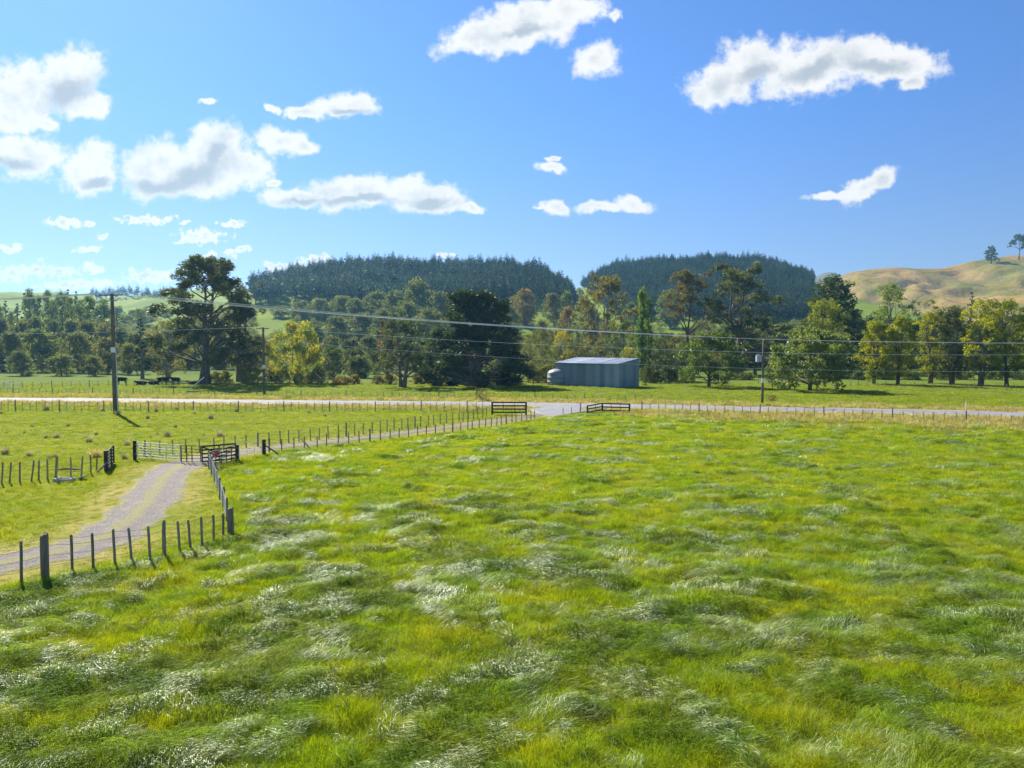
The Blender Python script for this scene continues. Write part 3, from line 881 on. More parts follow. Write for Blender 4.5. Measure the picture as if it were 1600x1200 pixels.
def verge_grass():
    x, y, rng = jitter(-120, 130, 56, 150, 1.5, 7)
    dr = dist_line(x, y, RD); df = dist_line(x, y, xy(rf_pts))
    n = fbm(x / 6, y / 3.5, 3)
    left = in_poly(x, y, LEFT); pad = in_poly(x, y, PADDOCK)
    dry = (dr < 9 + 2.5 * n) & (n > np.where(left | (dr < 4.6), 0.15, -0.45)) & ~pad
    dry |= pad & (df < 8.0 + 6 * n) & (x > 12) & (n > -0.6)
    k = (dr > 3.7) & (~left | (dr < 14)) & (~pad | dry) & (dist_line(x, y, TR) > 2.8) & (rng.rand(len(x)) < np.where(y > 115, 0.55, 1))
    x, y, dry, n = x[k], y[k], dry[k], n[k]
    idx = np.where(dry, 0, 3) + (rng.rand(len(x)) * 3).astype(int)
    s = 0.6 + 0.6 * rng.rand(len(x))
    o = scatter('verge_grass', np.stack([x, y, gz(x, y)], 1), np.stack([0 * x, 0 * x, rng.rand(len(x)) * 6.28], 1), np.stack([s * 0 + 1, s * 0 + 1, s], 1), idx, vprotos)
    tag(o, 'pale dry seeding grass along the road verges and far paddock', 'grass', kind='stuff')
verge_grass()

# ------------------------------------------------------------------ trees
def diamonds(C, T, B, ln, wd, rng):
    """folded leaf sprays: centre, long axis, cross axis"""
    Nn = np.cross(T, B)
    ln = np.asarray(ln) * (0.65 + 0.7 * rng.rand(len(C)))[:, None]; wd = np.asarray(wd) * (0.65 + 0.7 * rng.rand(len(C)))[:, None]
    V = np.stack([C - T * ln, C + B * wd + Nn * wd * 0.35, C + T * ln, C - B * wd + Nn * wd * 0.35], 1).reshape(-1, 3)
    Q = np.arange(len(V)).reshape(-1, 4)
    return V, Q
def unit(v): return v / np.maximum(np.linalg.norm(v, axis=-1, keepdims=True), 1e-6)

PROF = {
    'round':   lambda t: np.sin(np.pi * (0.20 + 0.80 * t)) ** 0.55,
    'macro':   lambda t: min(1.0, 1.2 * (1 - t) ** 0.5) * (0.86 + 0.14 * math.sin(9 * t)),
    'pine':    lambda t: (1.0 - 0.42 * t) * (0.80 + 0.20 * math.sin(12 * t + 1)),
    'umbrella': lambda t: 1.0 - 0.45 * t,
    'conifer': lambda t: (1 - t) ** 0.8 * 0.95 + 0.08,
    'poplar':  lambda t: math.sin(math.pi * (0.08 + 0.9 * t)) ** 0.6,
    'tall':    lambda t: math.sin(math.pi * (0.12 + 0.80 * t)) ** 0.6,
    'bush':    lambda t: (1 - t * 0.85) ** 0.5,
}
#            profile    clear  clumps  radius       flat  leaf len/wid  leaves  stems  rise  bark        trunk
KINDS = {
    'round':    ('round', 0.14, 34, (0.13, 0.20), 0.80, (0.26, 0.15), 5200, 1, 0.5, 'bark', 0.030),
    'macro':    ('macro', 0.045, 62, (0.10, 0.17), 0.55, (0.42, 0.14), 6500, 2, 0.2, 'bark', 0.045),
    'pine':     ('pine', 0.20, 46, (0.09, 0.15), 0.55, (0.38, 0.10), 6000, 2, 0.5, 'bark', 0.038),
    'umbrella': ('umbrella', 0.52, 22, (0.11, 0.19), 0.38, (0.36, 0.10), 3600, 1, 1.0, 'bark', 0.024),
    'conifer':  ('conifer', 0.12, 34, (0.10, 0.19), 0.55, (0.40, 0.12), 3800, 1, 0.1, 'bark', 0.026),
    'poplar':   ('poplar', 0.06, 26, (0.26, 0.42), 1.5, (0.30, 0.16), 4200, 1, 2.2, 'bark', 0.016),
    'tall':     ('tall', 0.13, 38, (0.14, 0.24), 0.85, (0.30, 0.15), 5600, 2, 1.3, 'bark', 0.020),
    'scraggy':  ('tall', 0.12, 40, (0.10, 0.17), 0.85, (0.30, 0.13), 3800, 3, 1.3, 'bark_pale', 0.018),
    'grey':     ('round', 0.08, 26, (0.17, 0.28), 0.95, (0.36, 0.19), 3000, 2, 0.8, 'bark_pale', 0.020),
    'willow':   ('tall', 0.08, 32, (0.12, 0.20), 1.0, (0.32, 0.12), 4600, 3, 1.2, 'bark_pale', 0.022),
    'bush':     ('bush', 0.02, 16, (0.20, 0.34), 0.8, (0.24, 0.13), 1100, 3, 0.8, 'bark', 0.018),
}
def tree_meshes(kind, H, W, seed, leafmat, nl=None, ls=1.0):
    prof, bare, n, (c0, c1), flat, (ll, lw), leaves, stems, rise, bark, tr = KINDS[kind]
    leaves = int((nl or leaves) * 1.4); ls = ls * 0.82
    rng = np.random.RandomState(seed)
    prof = PROF[prof]
    mb = MB()
    R0 = H * tr
    axes = []
    for s in range(stems):
        a = rng.rand() * 6.28
        lean = 0.0 if stems == 1 else W * (0.07 + 0.11 * rng.rand())
        off = 0.0 if stems == 1 else R0 * 0.5
        top = H * (0.93 if kind in ('conifer', 'poplar') else 0.72 + 0.16 * rng.rand())
        wob = [(rng.normal(0, W * 0.02), rng.normal(0, W * 0.02)) for _ in range(6)]
        pts, rad = [], []
        for i in range(7):
            t = i / 6
            w = wob[min(i, 5)] if 0 < i else (0, 0)
            k = off + lean * t
            pts.append(Vector((math.cos(a) * k + w[0] * t, math.sin(a) * k + w[1] * t, top * t - (0.25 if i == 0 else 0))))
            rad.append(R0 * (1.35 if i == 0 else (1 - 0.88 * t)) * (1.0 if s == 0 else 0.72))
        mb.tube(pts, rad, 7)
        axes.append(pts)
    cl = []
    for i in range(n):
        t = (i + 0.5) / n
        if kind == 'umbrella':
            t = t ** 0.7
        cr = W * (c0 + (c1 - c0) * rng.rand()) * (1.0 if kind != 'conifer' else 1.15 - 0.75 * t)
        az = i * 2.39996 + rng.normal(0, 0.5)
        rr = max(0.0, W / 2 * prof(t) - cr * 0.7) * (0.30 + 0.70 * math.sqrt(rng.rand()))
        z = H * (bare + (1 - bare) * t)
        z = min(z, H - cr * flat * 0.8) if i < n - 2 else H - cr * flat * 0.75
        z = max(z, cr * flat * 0.55)
        ax = axes[i % stems]
        ti = min(5, int(z / max(ax[-1].z, .1) * 6))
        cxy = ax[max(0, min(6, ti))]
        cl.append([np.array([cxy.x * 0.6 + rr * math.cos(az), cxy.y * 0.6 + rr * math.sin(az), z]), cr, rr, t])
    ext = sorted(abs(c[0]) + 0.75 * cr for c, cr, _, _ in cl)
    k = (W / 2) / max(ext[-max(2, n // 9)], 0.1)
    for q in cl:
        q[0][:2] *= k
    for i, (c, cr, rr, t) in enumerate(cl):
        z = c[2]; rr = rr * k
        ax = axes[i % stems]
        zs = min(max(H * bare * 0.75, z - rr * rise - 0.04 * H), ax[-1].z * 0.98)
        fz = zs / max(ax[-1].z, 0.01) * 6
        k0 = max(0, min(5, int(fz)))
        st = ax[k0].lerp(ax[k0 + 1], fz - k0)
        en = Vector(c)
        mid = st.lerp(en, 0.5) + Vector((rng.normal(0, .04 * W), rng.normal(0, .04 * W), rng.normal(0.02 * H, .02 * H)))
        r1 = R0 * (0.34 if kind != 'poplar' else 0.2) * (1 - 0.6 * t)
        mb.tube([st, st.lerp(mid, .55), mid, mid.lerp(en, .6), en], [r1, r1 * .8, r1 * .6, r1 * .42, r1 * .2], 5, cap=False)
    cl = [(q[0], q[1]) for q in cl]
    tot = sum(r * r for _, r in cl)
    Cs, Os = [], []
    for c, r in cl:
        k = max(8, int(leaves * r * r / tot))
        ns = 7
        sd = unit(rng.normal(0, 1, (ns, 3)) + np.array([0, 0, 0.25]))
        sc_ = sd * r * (0.45 + 0.4 * rng.rand(ns, 1)) * np.array([1, 1, flat])
        which = rng.randint(0, ns, k)
        g = unit(rng.normal(0, 1, (k, 3))) * (rng.rand(k, 1) ** 0.45) * r * 0.42
        p = c + sc_[which] + g * np.array([1, 1, 0.75 if flat < 1 else 1.2])
        Cs.append(p); Os.append(unit(p - c + rng.normal(0, 0.25 * r, (k, 3))))
    C = np.concatenate(Cs); O = np.concatenate(Os)
    if kind in ('conifer', 'macro', 'pine', 'umbrella'):
        T = unit(O * np.array([1, 1, 0.4]) + rng.normal(0, 0.5, C.shape))
    elif kind in ('poplar', 'willow'):
        T = unit(np.array([0, 0, 1.0 if kind == 'poplar' else -0.8]) + rng.normal(0, 0.6, C.shape))
    else:
        T = unit(rng.normal(0, 1, C.shape))
    B = unit(np.cross(T, unit(rng.normal(0, 1, C.shape))))
    C[:, 2] = np.maximum(C[:, 2], 0.12)
    f = max(0.75, min(1.5, W / 12.0)) * ls
    V, Q = diamonds(C, T, B, ll * f, lw * f, rng)
    return mb.mesh('trunk', M[bark], True), mesh_arrays('crown', V, Q, leafmat)

SEED = [100]
def tree(name, label, cat, kind, leaf, px, base, top, wpx, tint=(1, 1, 1), D=None, group=None, nl=None, ls=1.0, rz=0.0):
    """a tree that stands at plan distance D (or where its foot is seen), as tall and wide as it is seen"""
    SEED[0] += 1
    if D is None:
        g = G(px, base); D = g.y
    x = (px - 800) / F * D
    z = terrain(x, D)
    Hh = A(px, top, D).z - z; W = wpx / F * D
    tm, cm = tree_meshes(kind, Hh, W, SEED[0], L[leaf], nl, ls)
    t = thing(name, label, cat, (x, D, z - 0.05), rz, group)
    link('trunk', tm, t)
    c = link('crown', cm, t)
    c.color = (*tint, 1)
    return t

# --- plantation pines ------------------------------------------------------
def pine_mesh(seed, H=14.0, W=5.4):
    rng = np.random.RandomState(seed)
    mb = MB(); mb.tube([(0, 0, -1), (0, 0, H * .5), (0, 0, H * .97)], [H * .014, H * .010, 0.03], 5)
    Vs, Fs = [], []
    lv = 13
    Cc, Tt, Bb, ln = [], [], [], []
    for k in range(lv):
        t = k / (lv - 1)
        z = H * (0.30 + 0.69 * t)
        r = W / 2 * ((1 - t) ** 0.72 * 0.95 + 0.06) * (0.85 + 0.3 * rng.rand()) * (0.62 if k == 0 else 1)
        nb = 9 if t < .7 else 6
        for j in range(nb):
            a = j / nb * 6.283 + k * 0.7 + rng.normal(0, .2)
            rr = r * (0.7 + 0.5 * rng.rand())
            for f in (0.45, 0.85):
                Cc.append((math.cos(a) * rr * f, math.sin(a) * rr * f, z - rr * 0.10 * f + rng.normal(0, .12) + (0.25 * rr if f > .6 else 0)))
                Tt.append((math.cos(a), math.sin(a), 0.35 + rng.normal(0, .25)))
                ln.append(rr * 0.42)
    C = np.array(Cc); T = unit(np.array(Tt)); B = unit(np.cross(T, unit(rng.normal(0, .5, C.shape) + np.array([0, 0, 1.0]))))
    V, Q = diamonds(C, T, B, np.array(ln)[:, None] * 1.0, np.array(ln)[:, None] * 0.42, rng)
    return mb.mesh('trunk', M['bark'], True), mesh_arrays('crown', V, Q, L['conifer'])
# diamonds() wants per-leaf sizes as (n,1); keep a joined copy of each pine for the mass of the wood
PINES = [pine_mesh(500 + i) for i in range(5)]
def joined(tm, cm):
    bm = bmesh.new(); bm.from_mesh(tm); nt = len(bm.faces); bm.from_mesh(cm)
    bm.faces.ensure_lookup_table()
    for i, f in enumerate(bm.faces): f.material_index = 0 if i < nt else 1
    me = bpy.data.meshes.new('pine'); bm.to_mesh(me); bm.free()
    me.materials.append(M['bark']); me.materials.append(L['conifer'])
    return me
PJ = [joined(*p) for p in PINES]
def forest(name, label, glabel, ggroup, zf, px0, px1, Yc, ya, yb, seed, lower):
    rng = np.random.RandomState(seed)
    xs = np.arange((px0 - 800) / F * Yc, (px1 - 800) / F * Yc, 6.0); ys = np.arange(ya, yb, 6.0)
    X, Y = np.meshgrid(xs, ys); X = X.ravel() + rng.normal(0, 1.3, X.size); Y = Y.ravel() + rng.normal(0, 1.3, Y.size)
    px = 800 + X / Y * F
    k = (px > px0 - 4) & (px < px1 + 4) & (Y > lower(px) + 10 * perlin(px / 30.0, px * 0 + 3.3))
    X, Y, px = X[k], Y[k], px[k]
    Z = zf(X, Y)
    s = 0.88 + 0.50 * rng.rand(len(X)) ** 1.5 + 0.22 * perlin(X / 30, Y / 30)
    py = 540 - (Z + 14 * s - CAM_H) / Y * F
    idx = rng.randint(0, 5, len(X)); rz = rng.rand(len(X)) * 6.28
    # pines that stand out against the sky, one by one
    solo = np.zeros(len(X), bool)
    b = np.floor(px / 4.4).astype(int)
    for q in np.unique(b):
        w = np.where(b == q)[0]
        solo[w[np.argmin(py[w])]] = True
    m = ~solo
    o = scatter(name, np.stack([X[m], Y[m], Z[m]], 1), np.stack([0 * X[m], 0 * X[m], rz[m]], 1), np.stack([s[m], s[m], s[m]], 1) , idx[m], PJ)
    tag(o, label, 'forest', kind='stuff')
    for i in np.where(solo)[0]:
        t = thing('pine_tree', glabel, 'tree', (X[i], Y[i], Z[i]), rz[i], ggroup)
        t.scale = (s[i],) * 3
        link('trunk', PINES[idx[i]][0], t); c = link('crown', PINES[idx[i]][1], t)
forest('pine_forest', 'dense dark blue-green pine plantation covering the broad left hill', 'slender dark pine topping the left plantation hill against the sky', 'skyline pines of the left plantation', zA, 398, 897, 640, 465, 690, 31,
       lambda p: np.interp(p, [398, 470, 560, 700, 800, 880], [500, 505, 480, 470, 490, 540]))
forest('pine_forest', 'dense dark green pine plantation covering the right hill', 'slender dark pine topping the right plantation hill against the sky', 'skyline pines of the right plantation', zB, 914, 1263, 820, 455, 880, 32,
       lambda p: np.interp(p, [914, 960, 1050, 1100, 1262], [600, 540, 520, 490, 470]))
rngl = np.random.RandomState(5)
for k, px in enumerate(np.arange(148, 292, 3.6)):
    px += rngl.normal(0, .9); Dd = 1095 + rngl.normal(0, 12)
    x = (px - 800) / F * Dd
    t = thing('pine_tree', 'thin pine in the sparse row along the far left pasture ridge', 'tree', (x, Dd, terrain(x, Dd) - 0.3), rngl.rand() * 6, 'pine row on the far pasture ridge')
    s = 1.0 + 0.5 * rngl.rand(); t.scale = (s, s, s)
    link('trunk', PINES[k % 5][0], t); link('crown', PINES[k % 5][1], t)

# --- trees of the middle distance: a few shapes, copied ---------------------
def protos_for(kind, leaf, H, W, n, nl, ls):
    out = []
    for i in range(n):
        SEED[0] += 1
        out.append(tree_meshes(kind, H, W, SEED[0], L[leaf], nl, ls))
    return out, H, W
STOCK = {
    'grey': protos_for('grey', 'grey', 14, 13, 5, 3000, 1.25),
    'poplar': protos_for('poplar', 'poplar', 22, 6, 3, 2600, 1.5),
    'conifer': protos_for('conifer', 'macro', 20, 9, 4, 2600, 1.4),
    'olive': protos_for('scraggy', 'olive', 13, 11, 4, 3000, 1.1),
}
def stock(kind, name, label, group, px, top, D, wpx, tint=(1, 1, 1), zbase=None):
    SEED[0] += 1
    (ms, H, W) = STOCK[kind]
    tm, cm = ms[SEED[0] % len(ms)]
    x = (px - 800) / F * D
    z = terrain(x, D)
    Hh = max(3.0, A(px, top, D).z - z); Ww = wpx / F * D
    t = thing(name, label, 'tree', (x, D, z - 0.1), (SEED[0] * 1.7) % 6.28, group)
    t.scale = (Ww / W, Ww / W, Hh / H)
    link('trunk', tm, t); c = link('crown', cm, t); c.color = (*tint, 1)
    return t
gl1 = ('hillside_tree', 'grey-green round tree in the thicket below the left plantation', 'trees below the left plantation')
for px, top, D, w in ((440,478,440,36),(470,470,430,44),(500,466,420,48),(530,462,415,48),(560,466,400,46),(588,456,400,52),(618,452,385,48),(655,437,370,64),(690,456,380,52),(722,460,395,44),(640,472,345,52),(602,482,345,50),(565,488,335,50),(528,494,335,46),(490,502,330,44),(670,482,335,58),(705,490,325,50),(640,508,300,52),(592,514,290,46),(770,470,380,46),(795,478,360,40)):
    k = rngl.rand()
    stock('grey', *gl1, px, top, D, w, (0.75 + 0.35 * k, 0.8 + 0.25 * k, 0.85))
for px, top, D, w, tn, lab in ((822,450,400,46,(1.2,0.8,0.65),'reddish-brown autumn tree below the gap between the plantations, left one'),
                          (887,479,360,30,(1.3,0.75,0.6),'small russet round tree on the grassy slope left of the shed gum'),
                          (866,458,420,38,(1.1,0.95,0.6),'olive-brown round tree under the right end of the left plantation'),
                          (884,455,432,24,(0.9,1,0.7),'small grey-green tree beside the olive-brown round one below the gap'),
                          (806,462,425,32,(0.9,1,0.9),'grey-green tree just left of the reddish-brown autumn tree'),
                          (1046,452,470,52,(0.95,1,0.7),'pale round tree behind the umbrella pine'),
                          (984,472,420,30,(0.9,1,0.9),'small grey tree left of the slim poplar'),
                          (918,472,350,44,(1.1,1,0.7),'olive tree on the slope left of the tall gum'),
                          (905,449,760,17,(2.2,2.0,0.5),'bright lime bush in the gap between the plantations'),
                          (845,500,330,30,(1,1,0.8),'low bush on the bright slope behind the cypress'),
                          (915,505,330,34,(1,1,0.8),'low bush on the slope left of the tall gum')):
    stock('grey', 'hillside_tree', lab, None, px, top, D, w, tn)
gl2 = ('willow_tree', 'rounded dull olive willow in the row across the far left paddock', 'willows across the far left paddock')
for px, top, D, w in ((-30,520,212,60),(14,518,215,58),(66,514,214,62),(122,520,208,52),(170,526,202,48),(203,536,196,36),(36,548,188,46),(96,552,188,44),(148,556,186,34)):
    k = rngl.rand()
    stock('grey', *gl2, px, top, D, w, (0.86 + 0.22 * k, 0.95, 0.85))
gl3 = ('poplar_tree', 'tall slim poplar in the shelterbelt at the far left', 'poplars of the far left shelterbelt')
for px, top, D, w in ((-20,472,320,22),(2,478,316,20),(20,488,300,18),(50,453,322,24),(62,462,318,20),(78,455,320,22),(86,470,300,18),(100,456,312,24),(113,466,304,20),(128,470,306,24),(143,462,300,24),(115,484,290,16),(165,470,300,34),(222,482,400,24)):
    stock('poplar', *gl3, px, top, D, w)
gl4 = ('conifer_tree', 'dark conifer behind the poplars of the far left shelterbelt', 'dark conifers of the far left shelterbelt')
for px, top, D, w in ((-8,462,350,26),(12,470,350,28),(30,474,350,28),(42,458,352,24),(92,462,350,28),(110,452,352,26),(122,455,350,24),(136,468,350,28),(154,478,345,26),(185,486,345,28),(205,520,230,22),(222,530,200,24)):
    stock('conifer', *gl4, px, top, D, w, (0.85, 1, 1.15))
for px, top, D, w in ((186,478,600,30),(212,484,560,26),(240,476,620,30),(200,492,520,30),(232,494,520,34),(262,482,600,26),(330,484,600,30)):
    stock('grey', 'pasture_tree', 'small round tree on the bright pasture slope behind the tall pine', 'trees on the far bright pasture', px, top, D, w, (1.2, 1.2, 0.7))
gl5 = ('riverside_tree', 'olive-grey thinly leaved tree in the thicket behind the shed', 'thin trees behind the shed')
for px, top, D, w in ((826,520,185,34),(846,512,190,40),(872,506,192,46),(895,512,188,42),(905,535,178,36),(968,500,190,52),(990,520,180,36),(1020,528,186,36),(1040,518,190,44),(930,528,176,44),(860,545,172,36),(838,556,168,30)):
    k = rngl.rand()
    stock('olive', *gl5, px, top, D, w, (0.72 + 0.25 * k, 0.95, 0.85))
gl6 = ('conifer_tree', 'dark bushy evergreen in the dense belt behind the yellow-green trees', 'dark evergreens along the right')
for px, top, D, w in ((1205,500,215,60),(1235,520,200,50),(1330,520,205,60),(1352,500,225,50),(1400,520,205,60),(1450,518,205,56),(1510,512,210,60),(1560,508,206,60),(1605,510,205,60),(1180,530,195,44),(1640,500,205,60)):
    stock('conifer', *gl6, px, top, D, w, (0.9, 1, 0.9))

gl7 = ('evergreen_tree', 'dark rounded tree in the deep belt behind the right-hand row', 'deep tree belt at the right')
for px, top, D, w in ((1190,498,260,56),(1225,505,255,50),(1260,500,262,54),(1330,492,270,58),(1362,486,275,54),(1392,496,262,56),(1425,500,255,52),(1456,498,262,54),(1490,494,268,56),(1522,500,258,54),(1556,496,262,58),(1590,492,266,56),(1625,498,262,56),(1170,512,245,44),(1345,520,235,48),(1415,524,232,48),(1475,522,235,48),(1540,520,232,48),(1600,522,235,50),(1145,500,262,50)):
    k = rngl.rand()
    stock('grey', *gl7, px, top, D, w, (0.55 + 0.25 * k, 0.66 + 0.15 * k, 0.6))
for px, top, D, w in ((1100,500,250,46),(1125,512,240,44),(1082,516,236,40),(1060,520,228,38),(1110,530,215,44)):
    stock('olive', 'riverside_tree', 'olive tree in the thicket between umbrella pine and round leafy tree', 'thicket below the umbrella pine', px, top, D, w, (0.9, 0.95, 0.9))
gl8 = ('belt_tree', 'grey-green tree filling the far left shelterbelt between poplars and willows', 'filling trees of the far left shelterbelt')
for px, top, D, w in ((-20,500,270,40),(8,498,268,40),(34,500,266,40),(60,495,270,42),(88,500,266,40),(112,498,268,42),(138,502,262,40),(164,506,258,42),(188,512,250,40),(210,518,240,40),(236,520,235,40),(60,520,240,40),(140,524,232,40)):
    k = rngl.rand()
    stock('grey', *gl8, px, top, D, w, (0.8 + 0.25 * k, 0.9, 0.85))
gl9 = ('belt_tree', 'dull green tree in the far thicket seen between pine and cypress', 'far thicket between pine and cypress')
for px, top, D, w in ((268,516,240,42),(296,520,236,42),(345,516,240,44),(372,520,236,40),(400,522,232,40),(520,526,245,44),(548,528,240,44),(575,524,245,46),(604,526,240,46),(640,530,236,46),(672,528,240,46),(700,530,236,44),(780,524,240,46),(806,522,240,42),(548,545,205,40),(585,548,200,36),(655,550,200,40)):
    k = rngl.rand()
    stock('grey', *gl9, px, top, D, w, (0.65 + 0.25 * k, 0.75, 0.75))

# scrub that covers the lower slopes as one mass
def scrub():
    rng = np.random.RandomState(91)
    xs = np.arange(-330, 290, 6.5); ys = np.arange(235, 480, 6.5)
    X, Y = np.meshgrid(xs, ys); X = X.ravel() + rng.normal(0, 2, X.size); Y = Y.ravel() + rng.normal(0, 2, Y.size)
    Z = terrain_many(X, Y)
    px = 800 + X / Y * F; py = 540 - (Z - CAM_H) / Y * F
    k = (px > 150) & (px < 1420) & (perlin(X / 45 + 4, Y / 45) + 0.25 * rng.normal(0, 1, len(X)) > -0.35)
    for (x0, x1, y0, y1) in ((400, 460, 478, 516), (820, 908, 486, 522), (1032, 1078, 492, 520), (200, 300, 462, 500)):
        k &= ~((px > x0) & (px < x1) & (py > y0) & (py < y1 + 14))
    X, Y, Z = X[k], Y[k], Z[k]
    s = 0.5 + 0.55 * rng.rand(len(X))
    protos = []
    for i in range(4):
        tm, cm = tree_meshes('bush', 5.0, 8.0, 900 + i, L['grey'], 700, 1.5)
        cm.name = 'scrub_bush'
        protos.append(cm)
    o = scatter('hillside_scrub', np.stack([X, Y, Z - 0.2], 1), np.stack([0 * X, 0 * X, rng.rand(len(X)) * 6.28], 1), np.stack([s, s, s], 1), rng.randint(0, 4, len(X)), protos)
    tag(o, 'grey-green scrub covering the lower slopes below the plantations', 'scrub', kind='stuff')
scrub()

# --- the trees one knows by sight -------------------------------------------
T = tree
T('pine_tree', 'tall gnarled old pine with open crown left of the yellow-green willow', 'tree', 'pine', 'pine', 318, 600, 402, 172, nl=13000)
T('pine_tree', 'smaller ragged pine against the right side of the tall gnarled pine', 'tree', 'pine', 'pine', 378, 599, 440, 76, D=158, nl=4200)
T('conifer_tree', 'narrow dark conifer at the left foot of the tall gnarled pine', 'tree', 'conifer', 'macro', 222, 592, 498, 34, D=172)
T('scrub_tree', 'olive scrubby tree at the lower left of the tall gnarled pine', 'tree', 'scraggy', 'olive', 262, 598, 500, 70, D=162)
T('willow_tree', 'yellow-green willow glowing in the sun beside the second power pole', 'tree', 'willow', 'willow', 462, 599, 503, 88, nl=7000)
T('grey_bush', 'rounded grey-green bush just right of the yellow-green willow', 'bush', 'grey', 'grey', 520, 592, 541, 56, D=172, tint=(0.85, 0.9, 0.85))
T('grey_bush', 'low grey-green bush between the yellow willow and the lone conifer', 'bush', 'grey', 'grey', 562, 590, 556, 44, D=176, tint=(0.85, 0.9, 0.85))
T('conifer_tree', 'mid-sized dark conifer with bare trunk left of the huge cypress', 'tree', 'pine', 'pine', 628, 605, 500, 84, nl=5200, tint=(0.8, 0.95, 0.9))
T('gum_tree', 'thin brown-tipped gum poking up behind the mid-sized conifer', 'tree', 'scraggy', 'olive', 606, 596, 494, 30, D=170, tint=(1.4, 0.9, 0.7))
T('cypress_tree', 'huge dark spreading cypress left of the shed', 'tree', 'macro', 'macro', 744, 603, 455, 162, nl=15000)
T('cypress_tree', 'ragged lower cypress leaning against the left of the huge one', 'tree', 'macro', 'macro', 686, 602, 512, 60, D=156, nl=3600, tint=(1.5, 1.35, 1.2))
T('gum_tree', 'tall straggly brown-green gum behind the shed', 'tree', 'scraggy', 'olive', 942, 596, 428, 92, D=205, nl=6000, tint=(0.95, 0.85, 0.75))
T('willow_tree', 'small bright yellow willow peeping over the shed roof', 'tree', 'willow', 'willow', 983, 596, 541, 26, D=164, nl=1200)
T('willow_tree', 'small yellowish willow top left above the shed', 'tree', 'willow', 'willow', 880, 596, 514, 40, D=182, nl=1500, tint=(1.0, 0.9, 0.9))
T('poplar_tree', 'slim upright green poplar rising behind the right end of the shed', 'tree', 'poplar', 'poplar', 1003, 592, 450, 25, D=166, nl=5200, tint=(0.95, 1.1, 0.9))
T('poplar_tree', 'second slimmer poplar close on the right of the upright one', 'tree', 'poplar', 'poplar', 1013, 592, 466, 17, D=168, nl=2600, tint=(0.95, 1.1, 0.9))
T('umbrella_pine', 'rusty flat-topped umbrella pine with bare trunk right of the poplars', 'tree', 'umbrella', 'umbrella', 1075, 590, 426, 98, D=200)
T('pine_tree', 'tall broad dark pine with several trunks right of the umbrella pine', 'tree', 'pine', 'pine', 1152, 592, 410, 118, D=196, nl=8500)
T('walnut_tree', 'round leafy tree with short trunk on the grass right of the shed', 'tree', 'round', 'round', 1108, 604, 519, 108, tint=(0.75, 0.85, 0.8))
T('walnut_tree', 'broad pale-green domed tree right of the transformer pole', 'tree', 'round', 'round', 1266, 610, 514, 134, nl=7500, tint=(1.2, 1.15, 1.5))
T('olive_tree', 'pale olive tree filling the gap left of the round leafy tree', 'tree', 'scraggy', 'olive', 1050, 596, 526, 60, D=162)
T('cypress_tree', 'broad dark cypress behind the domed tree', 'tree', 'macro', 'macro', 1302, 590, 430, 128, D=205, nl=7000)
T('wattle_tree', 'yellow-topped tree rising just behind the domed tree', 'tree', 'tall', 'wattle', 1290, 600, 467, 70, D=185, tint=(0.85, 0.9, 0.9))
T('broadleaf_tree', 'soft green tree between the broad cypress and the tan hills', 'tree', 'tall', 'grey', 1393, 590, 444, 62, D=220, tint=(1.1, 1.3, 0.8))
T('broadleaf_tree', 'thin olive tree in front of the gully in the tan hills', 'tree', 'scraggy', 'olive', 1443, 590, 468, 48, D=215)
T('wattle_tree', 'yellow-topped tree nearest the domed tree in the right-hand row', 'tree', 'tall', 'wattle', 1366, 606, 502, 59, D=148)
T('wattle_tree', 'second yellow-topped tree from the left in the right-hand row', 'tree', 'tall', 'wattle', 1404, 608, 495, 59, D=146)
T('wattle_tree', 'third yellow-topped tree of the right-hand row, narrow and leaning', 'tree', 'tall', 'wattle', 1455, 609, 487, 53, D=150)
T('dark_tree', 'dull grey-green tree between the yellow-topped trees of the right-hand row', 'tree', 'tall', 'pine', 1488, 610, 478, 58, D=146)
T('conifer_tree', 'pointed bluish conifer showing above the right-hand row', 'tree', 'conifer', 'macro', 1514, 596, 456, 40, D=235, tint=(1.1, 1.3, 1.3))
T('wattle_tree', 'tall yellow-topped tree second from the right edge', 'tree', 'tall', 'wattle', 1534, 611, 468, 66, D=141, nl=5200)
T('wattle_tree', 'tall dark green tree with yellow top at the right edge', 'tree', 'tall', 'wattle', 1576, 612, 468, 70, D=140, nl=5200, tint=(0.7, 0.8, 0.9))
T('wattle_tree', 'yellow-topped tree cut off by the right edge of the picture', 'tree', 'tall', 'wattle', 1626, 612, 474, 63, D=142, tint=(0.8, 0.9, 0.9))
for px, top, w, lab in ((1543, 385, 22, 'small windswept pine alone on the tan hill skyline'), (1586, 367, 30, 'tall windswept pine on the tan hill skyline'), (1604, 372, 30, 'windswept pine at the right edge on the tan hill skyline')):
    T('pine_tree', lab, 'tree', 'umbrella' if px > 1550 else 'pine', 'pine', px, 400, top, w, D=1120, nl=2600, ls=2.6)
